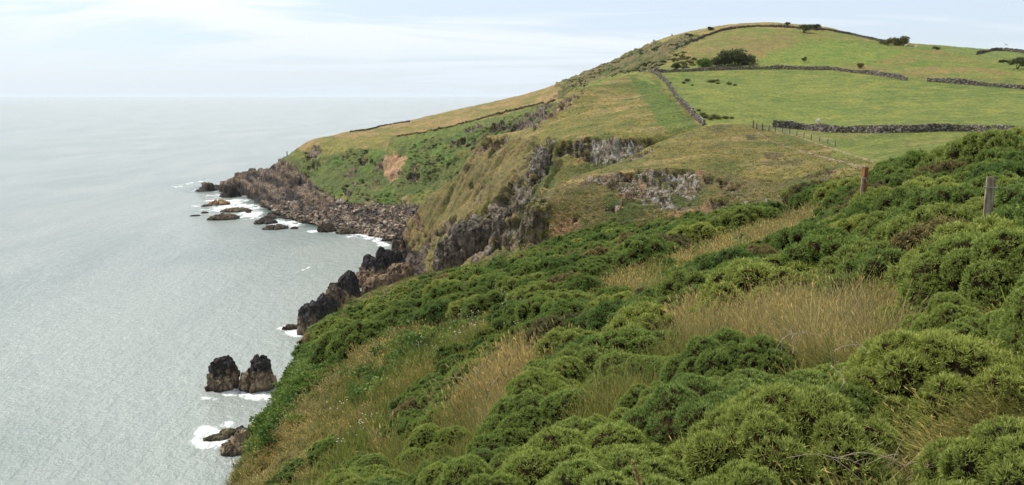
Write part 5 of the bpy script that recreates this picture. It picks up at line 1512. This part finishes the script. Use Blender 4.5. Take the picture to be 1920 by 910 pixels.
shrub('hillside_bush', 1908, 130, 5.2, 3.6, 'round dark brown bush at the right edge of the hill', 'bush', 9)
shrub('hillside_bush', 1894, 122, 2.0, 1.3, 'small dark bush left of the round brown one', 'bush', 10)
shrub('hillside_bush', 1881, 118, 2.6, 1.0, 'low dark bush further left of the round brown one', 'bush', 11)
shrub('hillside_bush', 1332, 57, 3.2, 1.6, 'low dark bush above the summit wall on its left end', 'bush', 12)
shrub('hillside_bush', 1292, 69, 3.6, 1.6, 'dark bush near the skyline left of the summit wall', 'bush', 13)
shrub('hillside_bush', 1507, 115, 2.2, 1.5, 'lone small bush above the middle of the long wall', 'bush', 14)
shrub('hillside_bush', 1614, 128, 2.6, 1.6, 'lone brown bush above the right part of the long wall', 'bush', 15, mat='gorse_old')
shrub('hillside_bush', 1757, 93, 3.2, 1.2, 'small dark bush on the right shoulder of the hill', 'bush', 16)
shrub('hillside_bush', 1268, 128, 3.4, 2.0, 'dark bush touching the left end of the long wall', 'bush', 17)
shrub('hillside_bush', 1633, 73.5, 1.8, 1.0, 'tiny bush at the right end of the summit wall', 'bush', 18)
# rushes in the upper field
for k, (px, py, s) in enumerate([(1289, 153, 1.5), (1282, 157, 1.0), (1331, 155, 1.3), (1337, 155, 1.3), (1345, 153, 1.1), (1346, 158, 1.0), (1367, 159, 1.3), (1378, 161, .9), (1256, 157, .9), (1298, 161, .7),
                                 (1318, 217, 1.2), (1322, 222, 1.4), (1340, 222, 1.5), (1346, 224, 1.2), (1360, 223, 1.1), (1332, 225, 1.0), (1310, 209, .9), (1372, 223, .8)]):
    x, y, z, r = hit1(px, py)
    if k == 0:
        rs = np.random.default_rng(5); nb = 160
        b_ = np.hstack([rs.normal(0, .28, (nb, 2)), np.zeros((nb, 1))])
        V, F, tip = blades(b_, unit(np.hstack([rs.normal(0, .35, (nb, 2)), np.ones((nb, 1))])), .8 * rs.uniform(.6, 1.1, nb), .07, rs)
        rush = np_mesh('rush_clump', V, F, False, {'tip': tip, 'rnd': np.repeat(rs.random(nb), 4)}); rush.materials.append(M['leaf_dark'])
    o = bpy.data.objects.new('rush_clump', rush); COL.objects.link(o); o.location = (x, y, z); o.scale = (s, s, s); o.rotation_euler = (0, 0, k)
    up_ = k < 10
    tag(o, 'dark rush clump in the upper field near its top left corner' if up_ else 'dark rush clump at the lower left corner of the upper field', 'rush clump', 'rushes at the top of the field' if up_ else 'rushes at the bottom of the field')

# ---- foreground details: dead stalks, a plume, a foxglove
def stalks(name, px, r, h0, n_, length, label, seed, wid=.0025, spread=.18):
    rs = np.random.default_rng(seed); x, y, z = ground_at(px, r)
    root_z = z + h0; parts = []
    for k in range(n_):
        a = rs.uniform(0, 6.28); l_ = length * rs.uniform(.6, 1.1); bx, by = rs.normal(0, spread, 2)
        t = np.linspace(0, 1, 8)
        p_ = np.stack([bx + np.cos(a) * l_ * .8 * t ** 1.5 + .02 * np.sin(t * 7 + k), by + np.sin(a) * l_ * .5 * t ** 1.5, l_ * (t * .9 - .55 * t ** 2.4)], 1)
        parts.append(tube(p_, wid, 5, .4))
        for b in range(2):
            i = rs.integers(2, 6); dd = unit(rs.standard_normal(3) + [0, 0, .5])
            parts.append(tube([p_[i], p_[i] + dd * l_ * .18, p_[i] + dd * l_ * .32 + [0, 0, -.02]], wid * .6, 4, .4))
    v, f = merge(parts); me = np_mesh(name, v, f, True, {'tip': np.full(len(v), .8), 'rnd': rs.random(len(v))})
    o = link(name, me, M['dead']); o.location = (x, y, root_z); return tag(o, label, 'dead stalks')
stalks('dead_stalks', 1725, 3.6, .10, 6, .38, 'tangle of bare pale stalks between the foreground gorse and the path', 1, spread=.07)
stalks('dead_stalks', 1560, 4.4, .52, 4, .30, 'few pale broken stalks sticking out of the big foreground gorse', 2)
stalks('dead_stalks', 905, 12.5, .35, 5, .8, 'pale dead twigs at the left end of the foreground gorse', 3, .008)
stalks('dead_stalks', 1700, 21, .35, 5, .9, 'grey dead branches showing in the dark gorse left of the grey post', 4, .010)
stalks('dead_stalks', 1720, 13.5, .2, 5, .7, 'dead branches in the gorse below and left of the grey post', 5, .008)
stalks('dead_stalks', 1905, 9.5, .3, 5, .5, 'bare twigs in the gorse at the right edge below the post', 6, .006)
def plume(px, r, ytop, label, seed):
    rs = np.random.default_rng(seed); x, y, z = ground_at(px, r)
    h = EYE + float(ray(px, ytop)[1]) * r - z - .14
    root = empty('grass_plume', (x, y, z)); tag(root, label, 'grass plume')
    t = np.linspace(0, 1, 7); path = np.stack([-.08 * t ** 2, 0 * t, h * t], 1)
    v, f = tube(path, .003, 5); me = np_mesh('stem', v, f, True, {'tip': np.full(len(v), .4), 'rnd': np.full(len(v), .5)}); link('stem', me, M['dead'], root)
    n_ = 260; tt = rs.random(n_); b_ = np.stack([-.08 - .05 * tt, 0 * tt, h - .02 + .16 * tt], 1)
    V, F, tip = blades(b_, unit(np.stack([rs.normal(-.25, .5, n_), rs.normal(0, .5, n_), rs.uniform(.5, 1.2, n_)], 1)), .030 * (1.1 - tt * .7), .006, rs)
    link('seed_head', np_mesh('seed_head', V, F, False, {'tip': tip * .5 + .5, 'rnd': np.repeat(rs.random(n_), 4)}), M['grass_s'], root)
plume(1284, 2.35, 868, 'fluffy tan grass seed head in front of the gorse at the bottom edge', 1)
plume(1538, 5.6, 694, 'single pinkish seed head poking out of the big foreground gorse', 2)
m, nt, out = NT('foxglove_pink'); bsdf(nt, out, (.38, .13, .19), .6, .3); M['pink'] = m
x, y, z, r = hit1(767, 905)
root = empty('foxglove', (x, y, z)); tag(root, 'pink foxglove spike at the left end of the foreground gorse', 'flower')
v, f = tube([(0, 0, 0), (.01, 0, .3), (.02, 0, .55)], .008, 5); link('stem', np_mesh('stem', v, f, True, {'tip': np.zeros(len(v)), 'rnd': np.zeros(len(v))}), M['grass_g'], root)
parts = []
for k in range(16):
    a = k * 2.4; zz = .28 + k * .018; s = .7 - k / 30
    parts.append(tube([(.02, 0, zz), (.02 + .03 * s * math.cos(a), .03 * s * math.sin(a), zz - .01), (.02 + .06 * s * math.cos(a), .06 * s * math.sin(a), zz - .035)], np.array([.006, .014, .018]) * s, 6))
v, f = merge(parts); link('blossom', np_mesh('blossom', v, f, True), M['pink'], root)

# ------------------------------------------------------------------ haze over the sea
hz_ = np_mesh('haze', CUBE * [136000, 136000, 160] + [0, 0, 66.0], CF)
m, nt, out = NT('sea_haze')
pv = nt.nodes.new('ShaderNodeVolumePrincipled'); pv.inputs['Color'].default_value = (.82, .88, .95, 1); pv.inputs['Density'].default_value = 3.2e-5
nt.links.new(pv.outputs[0], out.inputs['Volume'])
hz = link('haze', hz_, m); tag(hz, 'thin pale haze over the sea and the headland', kind='stuff')
scene.cycles.volume_bounces = 1
